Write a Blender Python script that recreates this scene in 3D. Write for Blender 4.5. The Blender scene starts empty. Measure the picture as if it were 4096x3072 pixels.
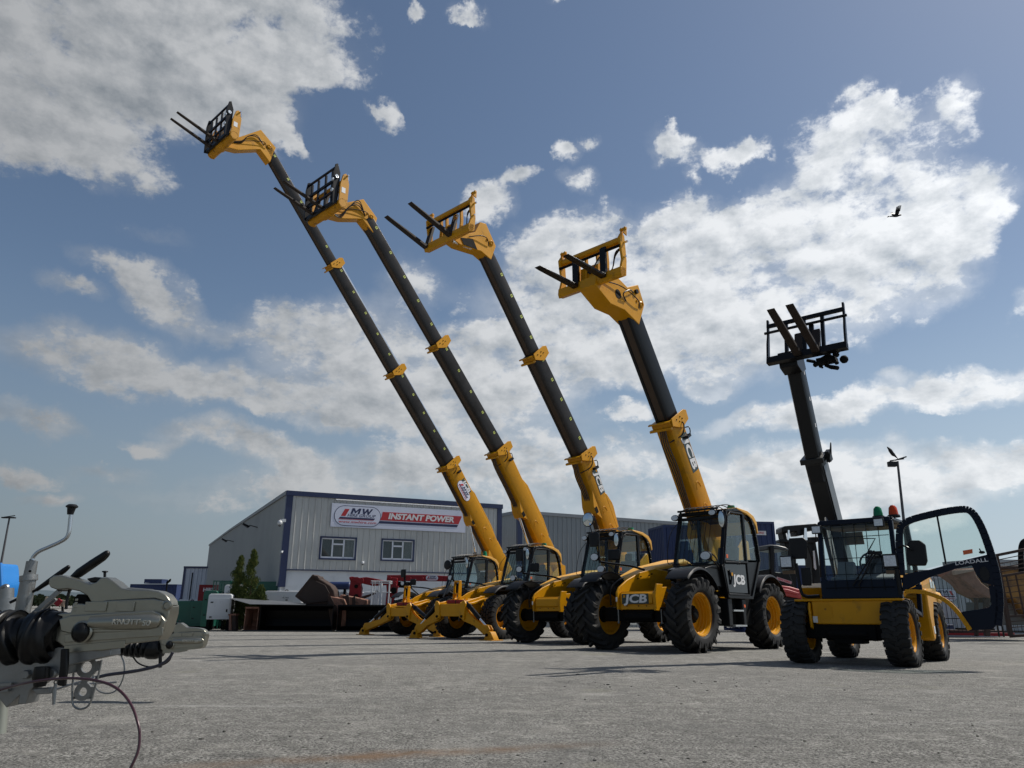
import bpy, bmesh, math, random
from mathutils import Vector, Matrix
R = math.radians
sc = bpy.context.scene
col = sc.collection
random.seed(7)
# ------------------------------------------------------------------ camera
CZ, K, FPX = .55, .0245, 2905.0
PITCH, ROLL = R(16.5), R(.3)
_f = Vector((0, math.cos(PITCH), math.sin(PITCH)))
_u = Vector((0, -math.sin(PITCH), math.cos(PITCH)))
_r = Vector((1, 0, 0))
CR = _r*math.cos(ROLL)+_u*math.sin(ROLL)
CU = -_r*math.sin(ROLL)+_u*math.cos(ROLL)
cam = bpy.data.cameras.new('camera')
camo = bpy.data.objects.new('camera', cam)
col.objects.link(camo)
camo.matrix_world = Matrix(((CR.x, CU.x, -_f.x, 0), (CR.y, CU.y, -_f.y, 0), (CR.z, CU.z, -_f.z, CZ), (0, 0, 0, 1)))
cam.sensor_width = 36
cam.lens = FPX*36/4096
cam.clip_start = .05
cam.clip_end = 6000
sc.camera = camo
def ray(x, y): return CR*(x-2048)+CU*(1536-y)+_f*FPX
def W(x, y, Y):                      # photo pixel -> world point at distance Y
    r = ray(x, y); return r*(Y/r.y)+Vector((0, 0, CZ))
def gz(Y): return -K*min(Y, 60.0)
# ------------------------------------------------------------------ light
SAZ, SEL = 20.0, 52.0               # sun direction: degrees from +X towards +Y, elevation
SUNV = Vector((math.cos(R(SAZ))*math.cos(R(SEL)), math.sin(R(SAZ))*math.cos(R(SEL)), math.sin(R(SEL))))
sun = bpy.data.lights.new('sun', 'SUN'); sun.energy = 3.3; sun.angle = R(.5); sun.color = (1, .95, .87)
suno = bpy.data.objects.new('sun', sun); col.objects.link(suno)
suno.rotation_euler = (-SUNV).to_track_quat('-Z', 'Y').to_euler()
sc.view_settings.view_transform = 'Standard'; sc.view_settings.look = 'None'
sc.cycles.transparent_max_bounces = 40; sc.view_settings.exposure = .45; sc.view_settings.gamma = 1
SKY = .075
world = bpy.data.worlds.new('World'); sc.world = world; world.use_nodes = True
nt = world.node_tree; N = nt.nodes; L = nt.links
for n in list(N): N.remove(n)
def nd(t, **k):
    n = N.new(t)
    for a, b in k.items(): setattr(n, a, b)
    return n
def setin(n, i, v):
    if hasattr(v, 'is_output') or isinstance(v, bpy.types.NodeSocket): L.new(v, n.inputs[i])
    else: n.inputs[i].default_value = v
def mth(op, a, b=None, c=None, clamp=False):
    n = nd('ShaderNodeMath', operation=op, use_clamp=clamp)
    for i, v in enumerate((a, b, c)):
        if v is not None: setin(n, i, v)
    return n.outputs[0]
def mrange(v, a, b, c=0., d=1., t='SMOOTHSTEP'):
    n = nd('ShaderNodeMapRange', interpolation_type=t)
    for i, x in enumerate((v, a, b, c, d)): setin(n, i, x)
    return n.outputs[0]
sky = nd('ShaderNodeTexSky', sky_type='NISHITA', sun_disc=False)
sky.sun_elevation = R(SEL); sky.sun_rotation = R(90-SAZ); sky.air_density = 1.0; sky.dust_density = .7; sky.ozone_density = 1.2
geo = nd('ShaderNodeTexCoord')
sep = nd('ShaderNodeSeparateXYZ'); L.new(geo.outputs['Generated'], sep.inputs[0])
X, Y_, Z = sep.outputs
az = mth('ARCTAN2', X, Y_); el = mth('ARCSINE', Z)
ae = nd('ShaderNodeCombineXYZ'); L.new(az, ae.inputs[0]); L.new(el, ae.inputs[1])
zz = mth('ADD', Z, .22)
pv = nd('ShaderNodeCombineXYZ'); L.new(mth('DIVIDE', X, zz), pv.inputs[0]); L.new(mth('DIVIDE', Y_, zz), pv.inputs[1]); L.new(zz, pv.inputs[2])
def noise(vec, scale, detail, rough=.55, dist=0., w=None):
    n = nd('ShaderNodeTexNoise'); n.inputs['Scale'].default_value = scale; n.inputs['Detail'].default_value = detail
    n.inputs['Roughness'].default_value = rough; n.inputs['Distortion'].default_value = dist
    L.new(vec, n.inputs['Vector']); return n.outputs[0]
sq = nd('ShaderNodeVectorMath', operation='MULTIPLY'); L.new(ae.outputs[0], sq.inputs[0]); sq.inputs[1].default_value = (1, 1.55, 1)
def vadd(v, off):
    n = nd('ShaderNodeVectorMath', operation='ADD'); L.new(v, n.inputs[0]); n.inputs[1].default_value = off; return n.outputs[0]
def cloudn(off):
    a_ = noise(vadd(sq.outputs[0], off), 8.5, 9, .60, .06)
    return a_
nA = cloudn((0, 0, 0)); nB = cloudn((.014, .026, 0))
nF = noise(sq.outputs[0], 38, 6, .66, .2)
nv = nd('ShaderNodeTexNoise'); nv.inputs['Scale'].default_value = 7; nv.inputs['Detail'].default_value = 6; nv.inputs['Roughness'].default_value = .6; L.new(ae.outputs[0], nv.inputs['Vector'])
wob = nd('ShaderNodeVectorMath', operation='SUBTRACT'); L.new(nv.outputs['Color'], wob.inputs[0]); wob.inputs[1].default_value = (.5, .5, .5)
wo2 = nd('ShaderNodeVectorMath', operation='SCALE'); L.new(wob.outputs[0], wo2.inputs[0]); wo2.inputs['Scale'].default_value = .13
wo3 = nd('ShaderNodeVectorMath', operation='ADD'); L.new(wo2.outputs[0], wo3.inputs[0]); L.new(ae.outputs[0], wo3.inputs[1])
wfl = nd('ShaderNodeVectorMath', operation='MULTIPLY'); L.new(wo3.outputs[0], wfl.inputs[0]); wfl.inputs[1].default_value = (1, 1, 0)
AE = wfl.outputs[0]
def azel(x, y):
    d = ray(x*1.8517, y*1.8517).normalized(); return math.atan2(d.x, d.y), math.asin(d.z)
# cloud banks: x, y, rx, ry (photo at 2212 px width), tilt in degrees, weight
BLOBS = [(1440,296,50,34,30,.42),(1590,305,70,32,10,.5),(800,222,34,20,30,.5),(1860,200,45,35,0,.55),(1935,205,40,26,-30,.5),(640,310,60,26,30,.5),(690,150,80,60,0,.5),(1010,60,40,20,0,.4),(1340,470,50,30,0,.5),(2190,640,60,30,0,.4),(330,520,120,30,15,.35),(700,800,300,60,0,.5),(120,90,460,260,-8,1.4),(420,110,330,240,0,1.1),(600,60,260,150,0,1.0),(60,230,220,160,0,.8),(260,330,170,90,25,.75),(540,210,150,110,40,.6),(90,30,300,120,0,.8),
 (250,575,130,45,20,.8),(360,650,150,70,15,1.0),(150,610,90,42,10,.7),(130,770,260,90,5,.62),(420,800,330,70,10,.62),(500,705,90,35,0,.55),
 (620,700,140,85,10,1.0),(800,720,240,120,10,1.05),(900,600,110,75,0,.65),(1010,800,330,110,0,1.1),(1180,610,230,150,-15,1.2),(1330,590,290,190,-10,1.25),(1560,515,250,130,-10,1.15),(1640,570,330,220,0,1.25),(1800,390,270,170,-15,1.15),(1960,490,270,190,0,1.1),(2050,240,95,95,0,.95),(1900,260,90,80,0,.8),(2110,430,150,120,0,.7),(1420,720,330,130,5,1.1),(1900,670,260,90,-25,.85),(1200,770,300,90,0,.95),(1600,790,150,80,0,.6),
 (1530,322,125,46,5,.72),(1450,310,50,40,0,.4),(1222,330,42,34,0,.62),(1276,300,38,30,0,.6),(1128,405,42,32,0,.62),(1238,400,60,36,0,.62),(1065,445,75,48,0,.65),(1004,34,48,34,0,.65),(905,18,24,24,0,.5),(832,240,50,36,40,.5),(1502,378,22,26,0,.4),(1215,8,50,18,0,.6),
 (1750,895,330,42,-4,1.0),(2060,845,260,65,-8,1.0),(2180,800,120,50,0,.6),(1530,820,60,26,0,.6),(1355,885,60,36,0,.6),(1940,815,60,20,-10,.5),
 (1680,1010,420,60,0,.85),(2000,1050,420,90,0,.9),(1150,1000,420,80,0,.75),(900,1040,500,70,0,.7),(1500,1110,700,80,0,.6),(640,890,260,50,8,.7),(470,935,160,42,8,.7),(340,950,85,34,0,.72),(600,990,160,50,10,.7),(60,905,160,40,5,.65),(60,1020,110,26,0,.55),(130,1075,90,26,0,.6),(240,1010,150,26,0,.4),(640,860,350,60,0,.55),(950,900,420,90,0,.7),(2180,1010,200,70,0,.8),(560,1070,500,40,0,.35)]
acc = 0.0
for (x, y, rx, ry, t, w) in BLOBS:
    if rx < 80: w *= 1.6; rx *= 1.1; ry *= 1.1
    elif y > 740 or (x, y) == (1530, 325): w *= 1.3
    a0, e0 = azel(x, y); a1, e1 = azel(x+rx, y); a2, e2 = azel(x, y-ry)
    m = nd('ShaderNodeMapping', vector_type='TEXTURE')
    m.inputs['Location'].default_value = (a0, e0, 0); m.inputs['Rotation'].default_value = (0, 0, R(-t))
    m.inputs['Scale'].default_value = (math.hypot(a1-a0, e1-e0), math.hypot(a2-a0, e2-e0), 1)
    L.new(AE, m.inputs['Vector'])
    g = nd('ShaderNodeTexGradient', gradient_type='SPHERICAL'); L.new(m.outputs[0], g.inputs[0])
    acc = mth('MULTIPLY_ADD', g.outputs['Fac'], w, acc)
mask = mth('MINIMUM', acc, .82)
nn = mth('MULTIPLY_ADD', nF, .50, mth('MULTIPLY', nA, .95))           # about .3 to .9, mean .6
dens = mth('MULTIPLY_ADD', mth('SUBTRACT', nn, .725), 4.2, mth('MULTIPLY_ADD', mask, 1.9, -.46))
dens = mth('MULTIPLY', mth('ADD', dens, mth('MULTIPLY', mrange(X, -.12, -.36, 0, .4), mrange(el, .42, .58))), mrange(mask, .03, .20))
generic = mth('MULTIPLY', mrange(nA, .5, .7), mrange(Y_, .25, -.1))      # behind the camera
cov = mth('MAXIMUM', mrange(dens, .0, 1.1), generic)
veil = mth('MULTIPLY', mrange(mask, .05, .7), mrange(el, .75, .15, .08, .62))
cov = mth('MAXIMUM', cov, veil)
thick = mrange(dens, .55, 2.0, t='LINEAR')
rel = mth('MULTIPLY', mth('SUBTRACT', nA, nB), 3.6)                     # lit flank towards the sun
lit = mth('ADD', mth('MULTIPLY_ADD', thick, -.42, .86), rel, clamp=True)
cmix = nd('ShaderNodeMix', data_type='RGBA'); setin(cmix, 0, lit)
cmix.inputs[6].default_value = (4.3, 4.75, 5.2, 1); cmix.inputs[7].default_value = (8.8, 9.0, 9.2, 1)
sdot = mth('MULTIPLY_ADD', X, .62, .82)
low = mrange(el, .02, .5, .80, 1.0, 'LINEAR')
csc = nd('ShaderNodeVectorMath', operation='SCALE'); L.new(cmix.outputs[2], csc.inputs[0]); L.new(mth('MULTIPLY', sdot, low), csc.inputs['Scale'])
sdk = nd('ShaderNodeMix', data_type='RGBA', blend_type='MULTIPLY'); sdk.inputs[0].default_value = 1
L.new(sky.outputs[0], sdk.inputs[6]); sdk.inputs[7].default_value = (.83, .83, .81, 1)
hz = nd('ShaderNodeMix', data_type='RGBA'); L.new(mrange(el, -.05, .42, .92, 0.0, 'SMOOTHSTEP'), hz.inputs[0]); L.new(sdk.outputs[2], hz.inputs[6])
hcs = nd('ShaderNodeVectorMath', operation='SCALE'); hcs.inputs[0].default_value = (3.1, 3.75, 4.4); L.new(mth('MULTIPLY_ADD', X, .75, 1.05), hcs.inputs['Scale']); L.new(hcs.outputs[0], hz.inputs[7])
fin = nd('ShaderNodeMix', data_type='RGBA'); L.new(mth('MULTIPLY', cov, .93), fin.inputs[0]); L.new(hz.outputs[2], fin.inputs[6]); L.new(csc.outputs[0], fin.inputs[7])
bg = nd('ShaderNodeBackground'); bg.inputs[1].default_value = SKY; L.new(fin.outputs[2], bg.inputs[0])
wo = nd('ShaderNodeOutputWorld'); L.new(bg.outputs[0], wo.inputs[0])
world.cycles.sampling_method = 'MANUAL'; world.cycles.sample_map_resolution = 512
# ------------------------------------------------------------------ materials
MATS = {}
def pm(name, c, rough=.5, metal=0., var=.12, scale=6., bump=0., bscale=None, c2=None, cs=2.5, cth=(.55, .7), coat=0., spec=.5):
    """painted / dirty surface: noise-varied colour, optional second colour in patches"""
    if name in MATS: return MATS[name]
    m = bpy.data.materials.new(name); m.use_nodes = True; t = m.node_tree; b = t.nodes['Principled BSDF']
    tc = t.nodes.new('ShaderNodeTexCoord'); no = t.nodes.new('ShaderNodeTexNoise'); no.inputs['Scale'].default_value = scale; no.inputs['Detail'].default_value = 6
    t.links.new(tc.outputs['Object'], no.inputs['Vector'])
    mx = t.nodes.new('ShaderNodeMix'); mx.data_type = 'RGBA'
    mx.inputs[6].default_value = (*[v*(1-var) for v in c], 1); mx.inputs[7].default_value = (*[min(1, v*(1+var)) for v in c], 1)
    t.links.new(no.outputs[0], mx.inputs[0]); out = mx.outputs[2]
    if c2:
        n2_ = t.nodes.new('ShaderNodeTexNoise'); n2_.inputs['Scale'].default_value = cs; n2_.inputs['Detail'].default_value = 9; n2_.inputs['Roughness'].default_value = .65
        t.links.new(tc.outputs['Object'], n2_.inputs['Vector'])
        mr = t.nodes.new('ShaderNodeMapRange'); mr.inputs[1].default_value = cth[0]; mr.inputs[2].default_value = cth[1]; t.links.new(n2_.outputs[0], mr.inputs[0])
        m2 = t.nodes.new('ShaderNodeMix'); m2.data_type = 'RGBA'; t.links.new(mr.outputs[0], m2.inputs[0]); t.links.new(out, m2.inputs[6]); m2.inputs[7].default_value = (*c2, 1); out = m2.outputs[2]
    t.links.new(out, b.inputs['Base Color'])
    rr = t.nodes.new('ShaderNodeMapRange'); rr.inputs[3].default_value = max(0, rough-.08); rr.inputs[4].default_value = min(1, rough+.1); t.links.new(no.outputs[0], rr.inputs[0]); t.links.new(rr.outputs[0], b.inputs['Roughness'])
    b.inputs['Metallic'].default_value = metal; b.inputs['Coat Weight'].default_value = coat; b.inputs['Specular IOR Level'].default_value = spec
    if bump:
        bn = t.nodes.new('ShaderNodeTexNoise'); bn.inputs['Scale'].default_value = bscale or scale*4; bn.inputs['Detail'].default_value = 4; t.links.new(tc.outputs['Object'], bn.inputs['Vector'])
        bp = t.nodes.new('ShaderNodeBump'); bp.inputs['Strength'].default_value = bump; bp.inputs['Distance'].default_value = .01
        t.links.new(bn.outputs[0], bp.inputs['Height']); t.links.new(bp.outputs[0], b.inputs['Normal'])
    MATS[name] = m; return m
def glass(name, tint, alpha, rough=.03):
    if name in MATS: return MATS[name]
    m = bpy.data.materials.new(name); m.use_nodes = True; t = m.node_tree
    for n in list(t.nodes): t.nodes.remove(n)
    o = t.nodes.new('ShaderNodeOutputMaterial'); tr = t.nodes.new('ShaderNodeBsdfTransparent'); gl = t.nodes.new('ShaderNodeBsdfGlossy'); df = t.nodes.new('ShaderNodeBsdfDiffuse')
    tr.inputs[0].default_value = (*tint, 1); gl.inputs['Roughness'].default_value = rough; gl.inputs[0].default_value = (.9, .95, .95, 1); df.inputs[0].default_value = (*[v*.25 for v in tint], 1)
    m1 = t.nodes.new('ShaderNodeMixShader'); m1.inputs[0].default_value = alpha; t.links.new(tr.outputs[0], m1.inputs[1]); t.links.new(df.outputs[0], m1.inputs[2])
    fr = t.nodes.new('ShaderNodeFresnel'); gm = t.nodes.new('ShaderNodeNewGeometry'); mr = t.nodes.new('ShaderNodeMapRange'); mr.inputs[3].default_value = 1.33; mr.inputs[4].default_value = 1/1.33
    t.links.new(gm.outputs['Backfacing'], mr.inputs[0]); t.links.new(mr.outputs[0], fr.inputs[0])
    m2 = t.nodes.new('ShaderNodeMixShader'); t.links.new(fr.outputs[0], m2.inputs[0]); t.links.new(m1.outputs[0], m2.inputs[1]); t.links.new(gl.outputs[0], m2.inputs[2])
    t.links.new(m2.outputs[0], o.inputs[0]); MATS[name] = m; return m
YEL = pm('yellow_paint', (.56, .255, .003), .36, 0, .14, 3, 0, None, (.24, .12, .015), 4.5, (.57, .78), spec=.26)
YELW = pm('worn_yellow_paint', (.52, .235, .004), .5, 0, .14, 4, 0, None, (.10, .045, .012), 7.0, (.60, .68), spec=.25)
BLK = pm('black_paint', (.005, .005, .006), .3, 0, .2, 5, spec=.22)
BLK2 = pm('black_plastic', (.010, .0105, .012), .45, 0, .2, 20, spec=.25)
NVY = pm('navy_black_paint', (.005, .009, .020), .35, 0, .2, 5, spec=.16)
RUB = pm('tyre_rubber', (.024, .0235, .023), .7, 0, .3, 9, .2, 60, (.045, .042, .038), 5, (.5, .8), spec=.22)
RUBD = pm('black_rubber', (.004, .004, .004), .36, 0, .2, 30, spec=.3)
DARK = pm('dark_underbody', (.005, .005, .005), .8, 0, .3, 8, spec=.15)
STL = pm('telescope_steel', (.030, .026, .024), .38, .1, .35, 2.5, 0, None, (.013, .009, .006), 1.6, (.42, .66), spec=.35)
STLB = pm('black_telescope_steel', (.006, .0065, .008), .34, .05, .25, 2.5, spec=.3)
CHR = pm('chrome_rod', (.75, .77, .8), .12, 1, .03, 8)
GALV = pm('galvanised_steel', (.26, .265, .26), .38, .75, .12, 12, .1, 60, (.19, .19, .18), 5, (.45, .72))
CAST = pm('zinc_plated_casting', (.31, .30, .25), .31, .88, .10, 9, .05, 50, (.25, .24, .20), 4, (.45, .75))
RUST = pm('rusty_steel', (.045, .024, .016), .8, 0, .35, 7, .4, 30, (.035, .022, .018), 4, (.45, .62))
RUSTP = pm('rusty_pink_steel', (.26, .13, .09), .8, 0, .25, 6, .3, 30, (.10, .05, .03), 4, (.5, .68))
FORK = pm('worn_fork_steel', (.026, .018, .014), .6, 0, .4, 8, .2, 40, spec=.25)
RED = pm('red_paint', (.20, .008, .014), .42, 0, .15, 4, 0, None, (.08, .012, .014), 4, (.58, .75), spec=.25)
REDF = pm('faded_red_paint', (.42, .055, .055), .45, 0, .12, 4)
WHT = pm('white_paint', (.62, .63, .64), .5, 0, .05, 3, 0, None, (.36, .36, .35), 2.2, (.60, .78))
UPVC = pm('window_plastic', (.66, .68, .72), .35, 0, .03, 3)
REND = pm('white_render', (.62, .64, .66), .85, 0, .05, 2, .15, 50, (.48, .5, .52), 1.2, (.5, .8))
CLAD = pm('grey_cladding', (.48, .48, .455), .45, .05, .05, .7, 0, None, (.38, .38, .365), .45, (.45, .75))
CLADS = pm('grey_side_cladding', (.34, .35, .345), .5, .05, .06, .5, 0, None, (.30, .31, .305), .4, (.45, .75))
CLADD = pm('dark_grey_cladding', (.23, .245, .25), .5, .1, .06, .6)
TRIM = pm('navy_trim', (.014, .024, .075), .4, 0, .12, 3)
ROOFM = pm('roof_sheet', (.22, .23, .24), .5, 0, .1, 1)
CBLUE = pm('blue_container_paint', (.006, .020, .085), .5, 0, .15, 1.5, 0, None, (.02, .03, .07), 2, (.6, .75))
CGREY = pm('grey_container_paint', (.30, .32, .33), .55, 0, .08, 1.5, 0, None, (.18, .17, .16), 2, (.6, .75))
GRN = pm('green_paint', (.004, .085, .055), .45, 0, .12, 2)
BLUT = pm('blue_tank_plastic', (.01, .17, .50), .45, 0, .08, 4)
LENS = pm('lamp_lens', (.62, .66, .70), .12, .3, .45, 60, .6, 90)
MIRR = pm('mirror_glass', (.62, .66, .68), .04, 1, .03, 3)
ORNG = pm('orange_reflector', (.75, .12, .01), .3, 0, .1, 20)
ALU = pm('aluminium_tread', (.5, .51, .5), .4, .7, .15, 40, .3, 120)
INT = pm('cab_trim', (.05, .052, .055), .8, 0, .2, 10)
TRK = pm('tan_door', (.25, .2, .15), .8)
GLS = glass('tinted_cab_glass', (.86, .92, .92), .012)
GLSD = glass('dark_side_glass', (.30, .34, .34), .30)
GLSG = glass('pale_green_glass', (.90, .945, .925), .012)
GLSW = glass('office_glass', (.72, .75, .75), .05)
SGNW = pm('sign_white', (.60, .62, .72), .5, 0, .02, 2)
SGNR = pm('sign_red', (.42, .018, .025), .5, 0, .06, 2)
SGNN = pm('sign_navy', (.012, .018, .07), .5, 0, .06, 2)
STKW = pm('sticker_white', (.66, .66, .66), .5, 0, .04, 9)
STKO = pm('sticker_orange', (.62, .12, .03), .5, 0, .08, 9)
CURT = pm('curtain_cloth', (.55, .55, .54), .9, 0, .15, 5)
LIME = pm('lime_mark', (.55, .62, .12), .5, 0, .15, 30)
YTOP = pm('sunlit_yellow', (.70, .36, .05), .5, 0, .07, 4)  # same yellow paint, with sunlight on the tops put into a paler colour
# ------------------------------------------------------------------ mesh builder
def rotm(u, v, w, o=(0, 0, 0)):
    return Matrix(((u[0], v[0], w[0], o[0]), (u[1], v[1], w[1], o[1]), (u[2], v[2], w[2], o[2]), (0, 0, 0, 1)))
class MB:
    def __init__(s, M=None): s.v = []; s.f = []; s.M = M or Matrix.Identity(4)
    def add(s, vs, fs):
        b = len(s.v); s.v += [tuple(s.M @ Vector(p)) for p in vs]; s.f += [tuple(b+i for i in f) for f in fs]; return s
    def box(s, x0, x1, y0, y1, z0, z1):
        return s.add([(x0,y0,z0),(x1,y0,z0),(x1,y1,z0),(x0,y1,z0),(x0,y0,z1),(x1,y0,z1),(x1,y1,z1),(x0,y1,z1)],
                     [(0,3,2,1),(4,5,6,7),(0,1,5,4),(1,2,6,5),(2,3,7,6),(3,0,4,7)])
    def cb(s, c, d): return s.box(c[0]-d[0]/2, c[0]+d[0]/2, c[1]-d[1]/2, c[1]+d[1]/2, c[2]-d[2]/2, c[2]+d[2]/2)
    def prism(s, poly, ax, a, b):       # poly in the two remaining axes (x,z | y,z | x,y)
        mk = {'y': lambda p, t: (p[0], t, p[1]), 'x': lambda p, t: (t, p[0], p[1]), 'z': lambda p, t: (p[0], p[1], t)}[ax]
        n = len(poly); vs = [mk(p, a) for p in poly]+[mk(p, b) for p in poly]
        ar = sum(poly[i][0]*poly[(i+1) % n][1]-poly[(i+1) % n][0]*poly[i][1] for i in range(n))
        flip = (ar > 0) == ((b > a) if ax != 'y' else (b < a))
        f = [tuple(range(n-1, -1, -1)), tuple(range(n, 2*n))]+[(i, (i+1) % n, n+(i+1) % n, n+i) for i in range(n)]
        if not flip: f = [tuple(reversed(q)) for q in f]
        return s.add(vs, f)
    def tube(s, pts, r, n=8, cap=True):
        pts = [Vector(p) for p in pts]; k = len(pts); rs = r if isinstance(r, (list, tuple)) else [r]*k
        vs = []; t = (pts[1]-pts[0]).normalized(); up = Vector((0, 0, 1)) if abs(t.z) < .9 else Vector((1, 0, 0)); a = t.cross(up).normalized()
        for i in range(k):
            t = (pts[min(i+1, k-1)]-pts[max(i-1, 0)]).normalized(); a = (a-t*a.dot(t)).normalized(); b = t.cross(a)
            vs += [tuple(pts[i]+(a*math.cos(6.28318*j/n)+b*math.sin(6.28318*j/n))*rs[i]) for j in range(n)]
        f = [(i*n+j, i*n+(j+1) % n, (i+1)*n+(j+1) % n, (i+1)*n+j) for i in range(k-1) for j in range(n)]
        if cap: f += [tuple(range(n-1, -1, -1)), tuple((k-1)*n+j for j in range(n))]
        return s.add(vs, f)
    def beam(s, p, q, w, h, up=(0, 0, 1)):
        p, q = Vector(p), Vector(q); t = (q-p); l = t.length; t.normalize(); up = Vector(up)
        if abs(t.dot(up)) > .95: up = Vector((1, 0, 0))
        a = up.cross(t).normalized(); b = t.cross(a); o = s.M; s.M = o @ rotm(t, a, b, p)
        s.box(0, l, -w/2, w/2, -h/2, h/2); s.M = o; return s
    def lathe(s, prof, ax='y', n=32, c=(0, 0, 0), close=False):   # prof: (radius, along)
        vs = []; k = len(prof)
        for r, a in prof:
            for j in range(n):
                t = 6.283185*j/n; ca, sa = r*math.cos(t), r*math.sin(t)
                p = {'y': (ca, a, sa), 'x': (a, ca, sa), 'z': (ca, sa, a)}[ax]; vs.append((p[0]+c[0], p[1]+c[1], p[2]+c[2]))
        f = [(i*n+j, i*n+(j+1) % n, (i+1)*n+(j+1) % n, (i+1)*n+j) for i in range(k-1) for j in range(n)]
        if ax == 'y': f = [tuple(reversed(q)) for q in f]
        return s.add(vs, f)
    def cyl(s, p, q, r, n=16): return s.tube([p, q], r, n)
    def ball(s, c, r, n=12):
        rr = r if isinstance(r, (tuple, list)) else (r, r, r); k = n//2+1
        vs = [(c[0]+rr[0]*math.sin(math.pi*i/(k-1))*math.cos(6.28318*j/n), c[1]+rr[1]*math.sin(math.pi*i/(k-1))*math.sin(6.28318*j/n), c[2]+rr[2]*math.cos(math.pi*i/(k-1))) for i in range(k) for j in range(n)]
        return s.add(vs, [(i*n+j, (i+1)*n+j, (i+1)*n+(j+1) % n, i*n+(j+1) % n) for i in range(k-1) for j in range(n)])
    def mesh(s, name, mat, smooth=True, ang=38):
        me = bpy.data.meshes.new(name); me.from_pydata(s.v, [], s.f); me.materials.append(mat)
        if len(s.f) < 3000:
            bb_ = bmesh.new(); bb_.from_mesh(me); bmesh.ops.recalc_face_normals(bb_, faces=bb_.faces[:]); bb_.to_mesh(me); bb_.free()
        if smooth:
            me.polygons.foreach_set('use_smooth', [True]*len(me.polygons)); me.set_sharp_from_angle(angle=R(ang))
        return me
    def build(s, name, mat, parent=None, bevel=0, smooth=True, ang=38):
        return inst(name, s.mesh(name, mat, smooth, ang), parent, bevel)
def inst(name, me, parent=None, bevel=0):
    o = bpy.data.objects.new(name, me); col.objects.link(o)
    if parent is not None: o.parent = parent
    if bevel:
        b = o.modifiers.new('bevel', 'BEVEL'); b.width = bevel; b.segments = 2; b.limit_method = 'ANGLE'; b.angle_limit = R(40); b.harden_normals = False
    return o
def tag(o, label=None, cat=None, group=None, kind=None):
    if label: o['label'] = label
    if cat: o['category'] = cat
    if group: o['group'] = group
    if kind: o['kind'] = kind
    return o
def thing(name, label, cat, M=None, group=None):
    o = bpy.data.objects.new(name, None); col.objects.link(o); o.empty_display_size = .2
    if M is not None: o.matrix_world = M
    return tag(o, label, cat, group)
def text(name, s, size, mat, parent, M, ext=.004, bold=.02, shear=0., sx=1., align='CENTER', spacing=1.):
    c = bpy.data.curves.new(name, 'FONT'); c.body = s; c.size = size; c.extrude = ext; c.offset = bold*size; c.shear = shear; c.align_x = align; c.align_y = 'CENTER'; c.space_character = spacing
    c.resolution_u = 3
    t = bpy.data.objects.new('t', c); me = bpy.data.meshes.new_from_object(t); bpy.data.objects.remove(t); me.name = name
    me.transform(M @ Matrix.Diagonal((sx, 1, 1, 1))); me.materials.clear(); me.materials.append(mat)
    return inst(name, me, parent)
def Tm(x, y, z): return Matrix.Translation((x, y, z))
def hull(ps):
    return ps
def bez(pts, n=6):                   # Catmull-Rom smoothing of a polyline
    P = [Vector(p) for p in pts]; P = [P[0]*2-P[1]]+P+[P[-1]*2-P[-2]]; o = []
    for i in range(1, len(P)-2):
        for k in range(n):
            t = k/n; a, b, c, d = P[i-1:i+3]
            o.append(.5*((2*b)+(c-a)*t+(2*a-5*b+4*c-d)*t*t+(3*b-a-3*c+d)*t**3))
    o.append(P[-2]); return o
TILT = math.atan(K)
def mframe(x, y, deg):
    return Matrix.Translation((x, y, -K*y)) @ Matrix.Rotation(-TILT, 4, 'X') @ Matrix.Rotation(R(deg), 4, 'Z')
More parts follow.
